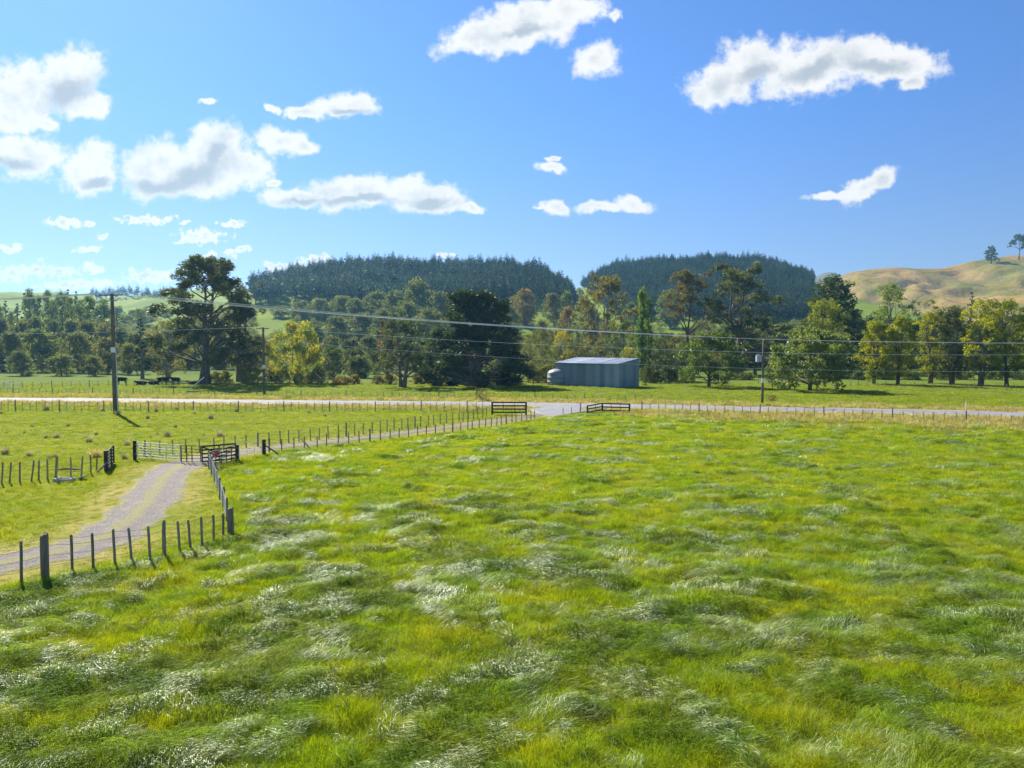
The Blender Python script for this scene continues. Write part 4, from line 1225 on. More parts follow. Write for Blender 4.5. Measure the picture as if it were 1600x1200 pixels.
# low bushes along the far fence line
rb = np.random.RandomState(77)
def bush(px, base, top, w, lab, leaf='shrub', tint=(1, 1, 1), D=None, group=None):
    return T('bush', lab, 'bush', 'bush', leaf, px, base, top, w, tint=tint, D=D, group=group)
for px in (338, 352, 388, 402, 424, 440, 486, 500):
    bush(px, 599, 572 + rb.rand() * 10, 22 + rb.rand() * 14, 'pale olive scrub bush under the pine and yellow willow', 'olive', (1.5, 1.4, 1.0), group='olive scrub under the pine and willow')
for px in (590, 608, 652, 668, 700, 770, 790, 806):
    bush(px, 600, 582 + rb.rand() * 6, 20 + rb.rand() * 10, 'low straw-green bush along the fence by the huge cypress', 'olive', (1.2, 1.1, 1.0), group='low bushes by the huge cypress')
for px in (826, 842, 856):
    bush(px, 601, 566 + rb.rand() * 8, 30, 'leafy bush crowding behind the water tank', 'shrub', (1.1, 1.1, 1), D=154, group='bushes behind the water tank')
for px in (1010, 1024, 1040, 1054, 1072):
    bush(px, 598, 570 + rb.rand() * 12, 28, 'dark leafy shrub right of the shed', 'shrub', (0.8, 0.85, 0.8), D=152, group='shrubs right of the shed')
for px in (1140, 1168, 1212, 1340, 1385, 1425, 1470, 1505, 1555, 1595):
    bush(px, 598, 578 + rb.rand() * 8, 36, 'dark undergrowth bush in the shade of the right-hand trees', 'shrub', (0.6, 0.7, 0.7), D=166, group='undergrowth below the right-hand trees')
T('bush', 'reddish weedy shrub on the verge behind the black timber rails', 'bush', 'scraggy', 'olive', 752, 626, 606, 22, tint=(1.3, 1.1, 0.9), nl=420, ls=0.55)
T('bush', 'brown dead weed on the verge right of the transformer pole', 'bush', 'scraggy', 'olive', 1208, 627, 617, 13, tint=(0.9, 0.6, 0.5), nl=260, ls=0.45)

# ------------------------------------------------------------------ fences
def post_mesh(name, r, n, mat, seed, taper=0.9):
    rng = np.random.RandomState(seed)
    mb = MB()
    pts, rad = [], []
    for i, z in enumerate((-0.12, 0.0, 0.35, 0.7, 0.985, 1.0)):
        pts.append((rng.normal(0, r * .08), rng.normal(0, r * .08), z)); rad.append(r * (1 - (1 - taper) * max(z, 0)) * (0.80 if i == 5 else 1) * (0.95 + 0.1 * rng.rand()))
    mb.tube(pts, rad, n)
    v = mb.v
    for i in range(len(v) - 2 * n, len(v)):     # rough sawn, slightly slanting top
        x, y, z = v[i]; v[i] = (x, y, z + 0.25 * x + rng.normal(0, 0.006))
    return mb.mesh(name, mat)
POSTS = {'post': [post_mesh('post', 0.075, 8, M['post'], i) for i in range(3)],
         'batten': [post_mesh('batten', 0.036, 4, M['batten'], 10 + i, 0.95) for i in range(3)],
         'slim': [post_mesh('slim_post', 0.05, 7, M['post'], 20 + i) for i in range(3)],
         'strainer': [post_mesh('strainer_post', 0.135, 10, M['post'], 30 + i, 0.96) for i in range(2)],
         'black': [post_mesh('post', 0.14, 8, M['black_wood'], 40, 0.97)]}
RF = np.random.RandomState(3)
def fence(label, posts, wires=(0.25, 0.5, 0.75, 1.0), wire_r=0.006, name='fence', struts=()):
    """posts: (x, y, kind, height, lean); every post is a part, every wire too"""
    x0, y0 = posts[0][0], posts[0][1]
    z0 = gz1(x0, y0)
    f = thing(name, label, 'fence', (x0, y0, z0))
    tops = []
    for i, (x, y, kind, h, lean) in enumerate(posts):
        ms = POSTS[kind]
        z = gz1(x, y)
        a = RF.rand() * 6.28
        o = link(kind if kind in ('batten',) else 'strainer_post' if kind == 'strainer' else 'post', ms[i % len(ms)], f, (x - x0, y - y0, z - z0), (RF.normal(0, .012), lean * 0.7 + RF.normal(0, .012), 0), (1, 1, h))
        tops.append((x - x0, y - y0, z - z0, h, lean))
    for w in wires:
        mb = MB()
        pts = [(x + lean * w * h, y - 0.05, z + w * h * 0.96) for x, y, z, h, lean in tops]
        mb.tube(pts, wire_r, 4)
        mb.build('wire', M['wire'], f)
    for (p, q, r) in struts:
        mb = MB(); mb.tube([Vector(p) - f.location, Vector(q) - f.location], r, 6); mb.build('strut', M['post'], f)
    return f
def along(line, step, every, h, hb, kinds=('post', 'batten'), lean=0.0):
    out = []
    for i, p in enumerate(resample(line, step)):
        big = i % every == 0
        if not big and 0 < i: p = p + Vector((RF.normal(0, step * .07), 0, 0))
        out.append((p.x, p.y, kinds[0] if big else kinds[1], (h if big else hb) * (0.94 + 0.12 * RF.rand()), RF.normal(0, lean) if lean else 0.0))
    return out
def seen(lst):
    out = []
    for (px, base, top, kind, lean) in lst:
        g = G(px, base)
        out.append((g.x, g.y, kind, (base - top) / F * g.y * 1.0 + 0.06, lean))
    return out
near = [(-95, 946, 868, 'slim', 0), (-48, 932, 861, 'slim', 0), (-6, 921, 854, 'slim', .02)] + \
       [(33.6, 913, 847, 'slim', 0.0), (71, 906, 838, 'strainer', 0.0), (113, 894, 837, 'slim', 0.02), (146, 891, 834, 'slim', -0.05), (180, 884, 828, 'slim', -0.03), (206, 878, 826, 'slim', -0.08),
        (235, 877, 821, 'slim', -0.06), (257, 870, 815, 'post', -0.02), (281, 863, 814, 'slim', -0.03), (298, 859, 812, 'slim', -0.06), (316, 857, 808, 'slim', -0.04), (334, 846, 805, 'slim', 0.0), (349, 839, 803, 'slim', 0.0), (361, 836, 795, 'strainer', 0.0)]
fence('weathered wooden post fence nearest the camera beside the gravel track', seen(near), wires=(0.3, 0.55, 0.8, 0.97), wire_r=0.0065)
lane = [(p.x, p.y, 'post' if i % 3 else 'slim', 1.1, 0.0) for i, p in enumerate(resample(lane_fence, 2.6)[1:])]
lane.append((*G(327, 732)[:2], 'post', 1.15, 0.0))
fence('seven-wire fence running from the near corner post up to the gates', lane, wires=(0.15, 0.3, 0.45, 0.6, 0.75, 0.87, 0.98), wire_r=0.007,
      struts=[(G(327, 732) + Vector((0, 0, .75)), G(345, 737) + Vector((0, 0, .05)), 0.05)])
leftf = [(-40, 762, 728, 'slim', .1), (-20, 760, 727, 'slim', .05), (2.6, 757, 724, 'slim', .12), (15, 756, 724, 'slim', .14), (31, 755, 723, 'slim', .04), (49, 753, 721, 'slim', .2), (60.5, 751, 720.5, 'slim', .06), (74.5, 750, 719, 'slim', 0.0),
         (87, 750, 715, 'post', .14), (111, 748, 714.5, 'slim', .0), (127, 746, 713, 'slim', .12), (142, 740, 712, 'slim', 0.0), (151, 735, 716, 'slim', .05)]
fence('crooked old fence of leaning posts left of the track', seen(leftf), wires=(0.35, 0.65, 0.92))
fence('long batten fence between the left paddock and the road', along(resample([Vector((-88, 94.5, 0))] + lrf_pts[1:], 0.5), 0.93, 6, 1.28, 1.15), wires=(0.2, 0.4, 0.6, 0.8, 0.97))
fence('batten fence between the foreground paddock and the road at right', along(resample(rf_pts, 0.5), 0.97, 7, 1.25, 0.98, lean=0.03), wires=(0.3, 0.55, 0.78, 0.97))
fence('post fence along the near side of the farm track', along(resample(trk_near[:-1], .3), 0.98, 9, 1.05, 0.93, ('post', 'slim'), lean=0.02) + [(*G(880, 649)[:2], 'batten', .9, 0), (*G(893, 647.5)[:2], 'batten', .9, 0), (*G(907, 645)[:2], 'post', 1.15, 0)], wires=(0.25, 0.5, 0.75, 0.97),
      struts=[(G(471, 700) + Vector((0, 0, .7)), G(486, 703) + Vector((0, 0, 0.05)), 0.05)])
fence('post fence along the far side of the farm track', along(resample(trk_far, .3), 0.93, 9, 1.15, 1.08, ('post', 'slim'), lean=0.02), wires=(0.25, 0.5, 0.75, 0.97))
vf = [G(-40, 612.5), G(200, 615), G(413, 618), G(700, 621), G(900, 623.5), G(1060, 627)]
fence('low batten fence along the far side of the road', along(resample(vf, .5), 1.25, 6, 0.95, 0.72), wires=(0.5, 0.9))
ff = [G(-40, 606), G(190, 603.5), G(420, 600.5)]
fence('stock fence in front of the black cattle at the far left', along(resample(ff, .5), 1.65, 4, 1.25, 1.1, ('post', 'slim')), wires=(0.3, 0.6, 0.95))
rt = [G(1185, 599), G(1400, 605), G(1640, 612)]
fence('shaded post fence under the right-hand trees', along(resample(rt, .5), 1.6, 3, 1.15, 1.0, ('post', 'slim')), wires=(0.3, 0.6, 0.95))

# ------------------------------------------------------------------ gates and timber rails
def rail_panel(name, label, cat, p0, p1, h, rails, mat, rmat=None, rail='pipe', r=0.022, uprights=(0.0, 1.0), ur=None, brace=None, z0=0.12, board_h=0.13, posts=None, pmat=None, group=None):
    p0, p1 = Vector(p0), Vector(p1)
    p0.z, p1.z = gz1(p0.x, p0.y), gz1(p1.x, p1.y)
    t = thing(name, label, cat, p0, 0.0, group)
    d = p1 - p0
    for i in range(rails):
        z = z0 + (h - z0) * i / (rails - 1)
        mb = MB()
        if rail == 'pipe': mb.tube([(0, 0, z), (d.x, d.y, d.z + z)], r, 6)
        else: mb.bar((0, 0, z), (d.x, d.y, d.z + z), 0.04, board_h)
        mb.build('rail', mat, t)
    nrm = Vector((-d.y, d.x, 0)).normalized()
    for u in uprights:
        q = d * u
        mb = MB()
        if rail == 'pipe': mb.tube([q + Vector((0, 0, z0 - .02)), q + Vector((0, 0, h + .02))], ur or r, 6)
        else: mb.bar(q + nrm * -0.05 + Vector((0, 0, z0 - .06)), q + nrm * -0.05 + Vector((0, 0, h + .06)), 0.05, 0.10)
        mb.build('upright', rmat or mat, t)
    if brace:
        (ua, za), (ub, zb) = brace
        mb = MB(); mb.bar(d * ua + nrm * -.06 + Vector((0, 0, za)), d * ub + nrm * -.06 + Vector((0, 0, zb)), 0.04, 0.09); mb.build('brace', rmat or mat, t)
    for u, ph, pr in posts or ():
        q = d * u + nrm * 0.10
        mb = MB(); mb.tube([q + Vector((0, 0, -.2)), q + Vector((0, 0, ph * .5)), q + Vector((0, 0, ph))], [pr, pr, pr * .95], 8); mb.build('post', pmat or mat, t)
    return t
def single_post(label, px, base, top, r, mat='black_wood'):
    g = G(px, base); g.z = gz1(g.x, g.y)
    h = (base - top) / F * g.y + .05
    t = thing('gate_post', label, 'post', g)
    mb = MB(); mb.tube([(0, 0, -.2), (0, 0, h * .5), (0.01, 0, h - .03), (0.01, 0, h)], [r, r, r * .97, r * .85], 10); mb.build('post_shaft', M[mat], t)
    for k in (0.35, 0.8):
        mb = MB(); mb.tube([(r * .7, -r * .9, h * k), (r * 1.6, -r * 1.1, h * k)], 0.018, 6); mb.build('hinge_pin', M['galv'], t)
    return t
p0 = single_post('thick dark gate post at the left end of the silver gate', 210.8, 719, 688.5, 0.12)
single_post('dark gate post between the green gate and the wire gate', 371, 720, 697, 0.11)
g = single_post('dark strainer post with strut at the right end of the wire gate', 412.7, 713, 689, 0.13)
mb = MB(); mb.tube([(0.05, 0, .75), (1.25, -0.2, 0.02)], 0.06, 6); mb.build('strut', M['post'], g)
rail_panel('farm_gate', 'long silver pipe gate standing closed left of the track', 'gate', G(215, 716.5), G(282, 722.5), 1.2, 7, M['galv'], r=0.022, uprights=(0, 0.32, 0.68, 1), z0=0.12)
mb = MB(); q = G(213, 712); mb.tube([q + Vector((0, 0, .8)), G(240, 716) + Vector((0, 0, .1))], 0.05, 6)
tag(mb.build('timber_strut', M['post']), 'slanting timber strut behind the silver gate', 'strut')
rail_panel('farm_gate', 'dull brown pipe gate joined to the right end of the silver gate', 'gate', G(283.5, 724), G(314, 724.5), 1.22, 6, M['rust_pipe'], r=0.024, uprights=(0, 0.28, 0.55, 1), ur=0.035)
rail_panel('farm_gate', 'dark green wooden gate with a diagonal brace across the track', 'gate', G(315.5, 724), G(369, 719.5), 1.16, 5, M['green_wood'], rail='board', board_h=0.11, uprights=(0.01, 0.5, 0.99), brace=((0.03, 1.12), (0.5, 0.55)))
rail_panel('farm_gate', 'slim green-grey pipe gate from the wire fence to the dark post', 'gate', G(329, 733.5), G(369.5, 720.8), 1.12, 6, M['green_wood'], r=0.03, uprights=(0, 0.2, 0.4, 0.6, 0.8, 1), ur=0.03)
rail_panel('farm_gate', 'pale thin wire-mesh gate between the two dark posts', 'gate', G(374.5, 718.5), G(409, 713), 1.16, 6, M['galv'], r=0.012, uprights=(0, 0.33, 0.66, 1), ur=0.014)
def red_tag():
    q = G(337, 729.5); q.z = 0.84
    t = thing('red_sign', 'bright red plate hanging on the slim green-grey gate', 'sign', q)
    mb = MB(); mb.box((0, 0, 0), (0.38, 0.03, 0.28)); mb.box((0.10, -.002, .18), (0.2, 0.03, .1)); mb.build('plate', M['red_paint'], t)
    mb = MB(); mb.tube([(0, .02, .1), (0, .05, .3)], .008, 5); mb.build('hanger', M['wire'], t)
red_tag()
sg = rail_panel('farm_gate', 'short black slatted gate seen nearly edge-on at the end of the crooked fence', 'gate', G(169, 736), G(177, 725), 1.2, 6, M['black_wood'], rail='board', board_h=0.13, uprights=(0.5, 0.98), posts=((0.0, 1.32, 0.13),))
mb = MB(); mb.tube([Vector((0, 0, .62)), G(152, 740) - sg.location + Vector((0, 0, .1))], .06, 6); mb.build('strut', M['post'], sg)
rail_panel('timber_rails', 'black timber rail panel beside the track entrance, left of the road mouth', 'rails', G(769, 648.5), G(822, 648.5), 1.45, 4, M['black_wood'], rail='board', board_h=0.16, uprights=(0.33, 0.66), posts=((0, 1.5, .11), (1, 1.5, .11)), z0=0.3)
rail_panel('timber_rails', 'short angled black timber rails at the right of the road mouth', 'rails', G(919, 646.5), G(940, 643), 0.95, 3, M['black_wood'], rail='board', board_h=0.14, uprights=(0.5,), posts=((0, 1.0, .10),), z0=0.2)
rail_panel('timber_rails', 'long black timber rail panel at the right of the road mouth', 'rails', G(941, 644), G(983.5, 644.5), 1.02, 3, M['black_wood'], rail='board', board_h=0.15, uprights=(0.33, 0.66), posts=((0, 1.08, .11), (1, 1.08, .11)), z0=0.2)
rail_panel('timber_rails', 'red-brown timber rails in front of the water tank', 'rails', G(833, 600.5), G(869, 601.2), 1.25, 3, M['brown_wood'], rail='board', board_h=0.2, uprights=(0.0, 0.5,), posts=((0, 1.35, .1),), z0=0.35)
rail_panel('timber_rails', 'small dark yard rails against the right end of the shed', 'rails', G(1003.5, 603.5), G(1010, 603), 1.2, 3, M['black_wood'], rail='board', uprights=(0.5,), posts=((1, 1.4, .1),), z0=0.3)
rail_panel('farm_gate', 'distant pale pipe gate at the left edge beyond the road', 'gate', G(-4, 606.5), G(34, 606.5), 1.1, 5, M['galv'], r=0.025, uprights=(0, .5, 1))
# trough and boards lying by the crooked fence
def trough():
    a = G(90, 752); a.z = gz1(a.x, a.y); b = G(112, 752)
    t = thing('water_trough', 'low pale concrete trough lying by the crooked fence', 'trough', a)
    Lg = (b - a).length
    mb = MB()
    mb.box((Lg / 2, 0, .05), (Lg, .6, .1)); mb.box((Lg / 2, -.27, .15), (Lg, .06, .12)); mb.box((Lg / 2, .27, .15), (Lg, .06, .12))
    mb.build('basin', M['concrete'], t)
    mb = MB(); mb.box((.03 - .05, 0, .12), (.12, .62, .22)); mb.build('end_wall', M['concrete'], t)
    mb = MB(); mb.box((Lg + .04, 0, .11), (.08, .6, .2)); mb.build('end_wall', M['concrete'], t)
trough()
q = G(121, 748); mb = MB(); mb.bar((0, 0, .02), (0.75, -.35, .22), .35, .05); o = mb.build('concrete_slab', M['concrete']); o.location = q
tag(o, 'broken pale slab leaning at the right end of the trough', 'slab')
q = G(107, 736); mb = MB(); mb.tube([(-.7, 0, .1), (-.2, .05, .14), (.4, 0, .12), (.75, .05, .1)], [.04, .07, .06, .03], 7); o = mb.build('fallen_log', M['bark']); o.location = q
tag(o, 'grey fallen log behind the trough and crooked fence', 'log')

# ------------------------------------------------------------------ power poles and wires
def power_pole(label, px, base, top, r, arm, arm_rot, plate_z, wood='pole', conduit=False, transformer=False, arm_z=0.25):
    g = G(px, base); g.z = gz1(g.x, g.y)
    h = A(px, top, g.y).z - g.z
    t = thing('power_pole', label, 'power pole', g)
    mb = MB(); mb.tube([(0, 0, -.5), (0, 0, h * .3), (0, 0, h * .7), (0, 0, h)], [r, r * .93, r * .8, r * .68], 12); mb.build('shaft', M[wood], t, True)
    c, s = math.cos(arm_rot), math.sin(arm_rot)
    za = h - arm_z
    mb = MB(); mb.bar((-arm / 2 * c, -arm / 2 * s - .16, za), (arm / 2 * c, arm / 2 * s - .16, za), .10, .13); ca = mb.build('crossarm', M['pole'], t)
    for k in (-1, 1):
        mb = MB(); mb.bar((k * arm * .3 * c, k * arm * .3 * s - .17, za - .05), (0, -.17, za - .75), .03, .04); mb.build('arm_brace', M['wire'], t)
    att = []
    for k in (-.95, -.25, .95):
        q = Vector((k * arm / 2 * c, k * arm / 2 * s - .16, za + .06))
        mb = MB(); mb.tube([q, q + Vector((0, 0, .06)), q + Vector((0, 0, .09)), q + Vector((0, 0, .15)), q + Vector((0, 0, .20))], [.02, .03, .07, .075, .035], 8); mb.build('insulator', M['ceramic'], t)
        att.append(g + q + Vector((0, 0, .2)))
    mb = MB()
    n = 14
    vs = []
    for j in range(n):                                  # white number plate wrapped on the shaft
        a = -math.pi * 0.98 + math.pi * 0.96 * j / (n - 1)
        for z in (plate_z, plate_z + .62): vs.append(((r * 1.03) * math.cos(a), (r * 1.03) * math.sin(a), z))
    mb.v = vs; mb.f = [(2 * j, 2 * j + 2, 2 * j + 3, 2 * j + 1) for j in range(n - 1)]
    mb.build('plate', M['white_paint'], t)
    if conduit:
        mb = MB(); mb.tube([(r + .05, -.05, -.1), (r + .05, -.05, plate_z * .7), (r + .03, -.07, plate_z - .2), (r + .03, -.07, h * .6)], [.07, .07, .045, .03], 8); mb.build('conduit', M['grey_steel'], t)
    if transformer:
        zt = h - 2.6
        mb = MB(); mb.box((-.62, 0, zt), (.62, .55, .85)); tr = mb.build('transformer', M['grey_steel'], t)
        mb = MB(); [mb.box((-.62 + k * .1, -.31, zt), (.03, .09, .6)) for k in (-2, -1, 0, 1, 2)]; mb.build('cooling_fins', M['grey_steel'], tr)
        for k in (-.2, 0, .2):
            mb = MB(); mb.tube([(-.62 + k, 0, zt + .42), (-.62 + k, 0, zt + .5), (-.62 + k, 0, zt + .62)], [.03, .06, .03], 7); mb.build('bushing', M['ceramic'], tr)
        mb = MB(); mb.box((-.2, 0, zt - .2), (.5, .1, .08)); mb.build('bracket', M['wire'], t)
        for k in (0.25, 0.5, 0.75):
            mb = MB(); mb.tube([(r + k * .9, 0, zt + .02), (r + k * .9, 0, zt + .24)], [.07, .05], 7); mb.build('fuse', M['ceramic'], t)
        mb = MB(); mb.bar((0, .08, zt), (1.1, .08, zt), .08, .1); mb.build('fuse_arm', M['post'], t)
    return t, g, h, att
pole1, g1, h1, att1 = power_pole('tall dark power pole at left standing before the road fence', 180.5, 646, 458, .27, 3.2, R(-12), 7.2, conduit=True)
pole2, g2, h2, att2 = power_pole('grey wooden power pole beside the yellow-green willow', 413, 616, 511, .24, 2.0, R(5), 4.2)
pole3, g3, h3, att3 = power_pole('power pole with a grey transformer box on the far road verge', 1191, 633, 530, .17, 1.2, R(70), 3.0, transformer=True)
pole2['label'] = 'grey wooden power pole beside the yellow-green willow'
def wire(label, pts, sag, r=0.02):
    """conductor hanging through the given points"""
    out = []
    for a, b in zip(pts[:-1], pts[1:]):
        a, b = Vector(a), Vector(b)
        for i in range(24):
            t = i / 24
            p = a.lerp(b, t); p.z -= 4 * sag * t * (1 - t) * ((b - a).length / 85.0) ** 2
            out.append(p)
    out.append(Vector(pts[-1]))
    o0 = out[0].copy()
    mb = MB(); mb.tube([p - o0 for p in out], r, 5)
    o = mb.build('power_wire', M['conductor'])
    o.location = o0
    tag(o, label, 'wire')
for k, nm in enumerate(('left', 'middle', 'right')):
    end = Vector((128 + 0.3 * k, 76 - 0.5 * k, 9.6))
    wire('upper power wire on the %s insulator of the tall left pole' % nm, [Vector((-150, 100 + k * .8, 13.6)), att1[k], att3[k], end], 0.7, 0.03)
wire('long power wire along the top of the willow-side pole', [Vector((-165, 121, 11.3)), att2[1], Vector((152, 112, 8.6))], 0.62, 0.018)
wire('lowest power wire leaving the willow-side pole below its crossarm', [g2 + Vector((.2, -.2, h2 - 2.0)), Vector((152, 112, 6.3))], 0.72, 0.018)
for (px, py, lab) in ((292, 611, 'slanting stay wire with white guard left of the willow-side pole'), (514, 601, 'slanting stay wire with white guard right of the willow-side pole')):
    q = G(px, py); tp = g2 + Vector((0, 0, h2 - .5))
    t = thing('stay_wire', lab, 'stay wire', q)
    d = tp - q
    mb = MB(); mb.tube([(0, 0, 0), d * 0.24], .065, 7); mb.build('guard', M['white_paint'], t)
    mb = MB(); mb.tube([(0, 0, 0), d], .008, 5); mb.build('cable', M['wire'], t)
q = G(1509.5, 640.5)
t = thing('marker_post', 'thin white road marker post on the right far verge', 'marker post', q)
mb = MB(); mb.box((0, 0, .5), (.11, .04, 1.15)); mb.build('blade', M['white_paint'], t)
mb = MB(); mb.box((0, -.024, .95), (.07, .006, .14)); mb.build('reflector', M['red_paint'], t)

# ------------------------------------------------------------------ shed, tank
def shed():
    C0 = G(967, 606); C0.z = 0
    uL = Vector((-0.716, 0.698, 0)); uD = Vector((0.698, 0.716, 0))
    Lw, Dp, He, Hr = 15.8, 6.7, 4.5, 5.42
    t = thing('farm_shed', 'grey corrugated iron lean-to shed on the far paddock', 'shed', C0)
    def sheet(name, origin, along_, up, width, height, mat, out, parent, ribs=6, top_rise=0.0, thick=0.03, shade=1.0):
        """one trapezoid-ribbed sheet"""
        prof = []
        pw = width / ribs
        for r_ in range(ribs):
            for f, dp in ((0, 0), (.42, 0), (.52, 1), (.90, 1)):
                prof.append((r_ * pw + f * pw, dp * thick))
        prof.append((width, 0))
        v, f = [], []
        for s, dp in prof:
            b = origin + along_ * s + out * dp
            v.append(tuple(b)); v.append(tuple(b + up * (height + top_rise * s)))
        for i in range(len(prof) - 1):
            f.append((2 * i, 2 * i + 2, 2 * i + 3, 2 * i + 1))
        me = bpy.data.meshes.new(name); me.from_pydata(v, [], f); me.update(); me.materials.append(mat)
        o = link(name, me, parent); o.color = (shade, shade, shade, 1)
        return o
    Z = Vector((0, 0, 1))
    base = Vector((0, 0, -0.1))
    # inner body so that the shed is solid
    mb = MB()
    i0, i1 = 0.06, 0.06
    cs = [uL * i0 + uD * i1, uL * (Lw - i0) + uD * i1, uL * (Lw - i0) + uD * (Dp - i1), uL * i0 + uD * (Dp - i1)]
    hs = [He - .08, He - .08, Hr - .08, Hr - .08]
    mb.v = [tuple(c + base) for c in cs] + [tuple(c + Z * h) for c, h in zip(cs, hs)]
    mb.f = [(0, 1, 2, 3), (4, 7, 6, 5), (0, 4, 5, 1), (1, 5, 6, 2), (2, 6, 7, 3), (3, 7, 4, 0)]
    wall = mb.build('wall', M['clad'], t)
    rs = np.random.RandomState(8)
    n = 14; w = Lw / n
    for i in range(n):
        sheet('cladding_sheet', uL * (i * w) + base, uL, Z, w - .012, He + .1, M['clad'], -uD, wall, shade=0.9 + 0.2 * rs.rand())
    n2 = 6; w2 = Dp / n2
    for i in range(n2):
        sheet('cladding_sheet', uD * (i * w2) + base, uD, Z, w2 - .012, He + .1 + (Hr - He) * i / n2, M['clad'], -uL, wall, top_rise=(Hr - He) / Dp, shade=0.9 + 0.2 * rs.rand())
    # far walls, plain ribbed sheets
    for i in range(n2):
        sheet('cladding_sheet', uL * Lw + uD * (i * w2) + base, uD, Z, w2 - .012, He + .1 + (Hr - He) * i / n2, M['clad'], uL, wall, top_rise=(Hr - He) / Dp)
    for i in range(n):
        sheet('cladding_sheet', uD * Dp + uL * (i * w) + base, uL, Z, w - .012, Hr + .1, M['clad'], uD, wall)
    slope = (uD * (Dp + .3) + Z * (Hr - He) * (Dp + .3) / Dp)
    rl = slope.length; su = slope.normalized(); nrm = uL.cross(su).normalized()
    if nrm.z < 0: nrm = -nrm
    roof_o = -uD * .2 + Z * (He + .03)
    mb = MB(); a = roof_o - uL * .12; b = a + uL * (Lw + .24)
    mb.v = [tuple(a), tuple(b), tuple(b + slope), tuple(a + slope)] + [tuple(q - nrm * .05) for q in (a, b, b + slope, a + slope)]
    mb.f = [(0, 1, 2, 3), (7, 6, 5, 4), (0, 4, 5, 1), (1, 5, 6, 2), (2, 6, 7, 3), (3, 7, 4, 0)]
    roof = mb.build('roof', M['roof_iron'], t)
    nr = 12; wr = (Lw + .24) / nr
    for i in range(nr):
        sheet('roof_sheet', roof_o - uL * .12 + uL * (i * wr) + nrm * .006, uL, su, wr - .01, rl, M['roof_iron'], nrm, roof, ribs=5, shade=(0.93 + 0.1 * rs.rand()) * (0.9 if i < 4 else 1.05))
    # trims
    mb = MB(); mb.bar(roof_o + Z * -.06 - uD * .06 - uL * .12, roof_o + Z * -.06 - uD * .06 + uL * (Lw + .12), .12, .11); mb.build('gutter', M['clad'], t)
    mb = MB(); mb.box((0, 0, He / 2), (.12, .12, He + .1), math.atan2(uD.y, uD.x)); fl = mb.build('corner_flashing', M['clad'], t); fl.location = -uL * .02 - uD * .02; fl.color = (1.35, 1.35, 1.35, 1)
    mb = MB(); mb.bar(roof_o - uL * .14 + Z * .02, roof_o - uL * .14 + slope + Z * .02, .05, .16); mb.build('barge_board', M['clad'], t)
    return C0, uL, uD
C0, uL, uD = shed()
def tank():
    q = G(866, 602.2)
    t = thing('water_tank', 'pale domed water tank at the left end of the shed', 'water tank', (q.x + .75, q.y + 2.5, 0))
    prof = [(r_ * 0.86, z_ * 0.97) for r_, z_ in [(2.35, -.1), (2.35, .6), (2.38, .62), (2.38, .68), (2.35, .7), (2.35, 1.5), (2.38, 1.52), (2.38, 1.58), (2.35, 1.6), (2.35, 2.35), (2.25, 2.6), (1.9, 2.95), (1.3, 3.2), (.6, 3.33), (0.3, 3.36)]]
    n = 28
    mb = MB(); mb.v = [(r * math.cos(2 * math.pi * k / n), r * math.sin(2 * math.pi * k / n), z) for r, z in prof for k in range(n)]
    mb.f = [(i * n + k, i * n + (k + 1) % n, (i + 1) * n + (k + 1) % n, (i + 1) * n + k) for i in range(len(prof) - 1) for k in range(n)]
    mb.build('shell', M['tank'], t, True)
    mb = MB(); mb.tube([(0, 0, 3.2), (0, 0, 3.32)], [.36, .34], 16); mb.build('lid', M['tank'], t)
    mb = MB(); mb.tube([(-1.4, -1.7, -.1), (-1.4, -1.7, .3), (-1.35, -1.4, .35)], .05, 8); mb.build('outlet_pipe', M['grey_steel'], t)
tank()
def hoop():
    q = G(761, 602.5); q.z = 0
    t = thing('hoop_shelter', 'pale bent hoop with a dark blue cover under the huge cypress', 'shelter', q)
    Rr = 1.05
    arc = [(Rr * math.cos(a), 0, .75 + 1.15 * math.sin(a)) for a in np.linspace(0.0, math.pi, 15)]
    for dy in (-.9, .9):
        mb = MB(); mb.tube([(Rr, dy, -.1)] + [(x, dy, z) for x, _, z in arc] + [(-Rr, dy, -.1)], .035, 6); mb.build('hoop', M['white_paint'], t)
    mb = MB()
    for i, (x, _, z) in enumerate(arc): mb.v += [(x * .97, -.85, z * .98), (x * .97, .85, z * .98)]
    mb.f = [(2 * i, 2 * i + 1, 2 * i + 3, 2 * i + 2) for i in range(len(arc) - 1)]
    mb.build('cover', simple('blue_tarpaulin', (.03, .045, .075), (.05, .07, .11), 3, .5), t)
hoop()
T('overgrown_heap', 'long low brown-green heap beyond the fence, left of the lone conifer', 'heap', 'bush', 'olive', 532, 601, 590, 40, tint=(1.3, 1.0, 0.7), nl=1500)
T('overgrown_heap', 'rounded higher right end of the brown-green heap', 'heap', 'bush', 'olive', 554, 600, 584, 20, tint=(1.5, 1.2, 0.6), nl=900)

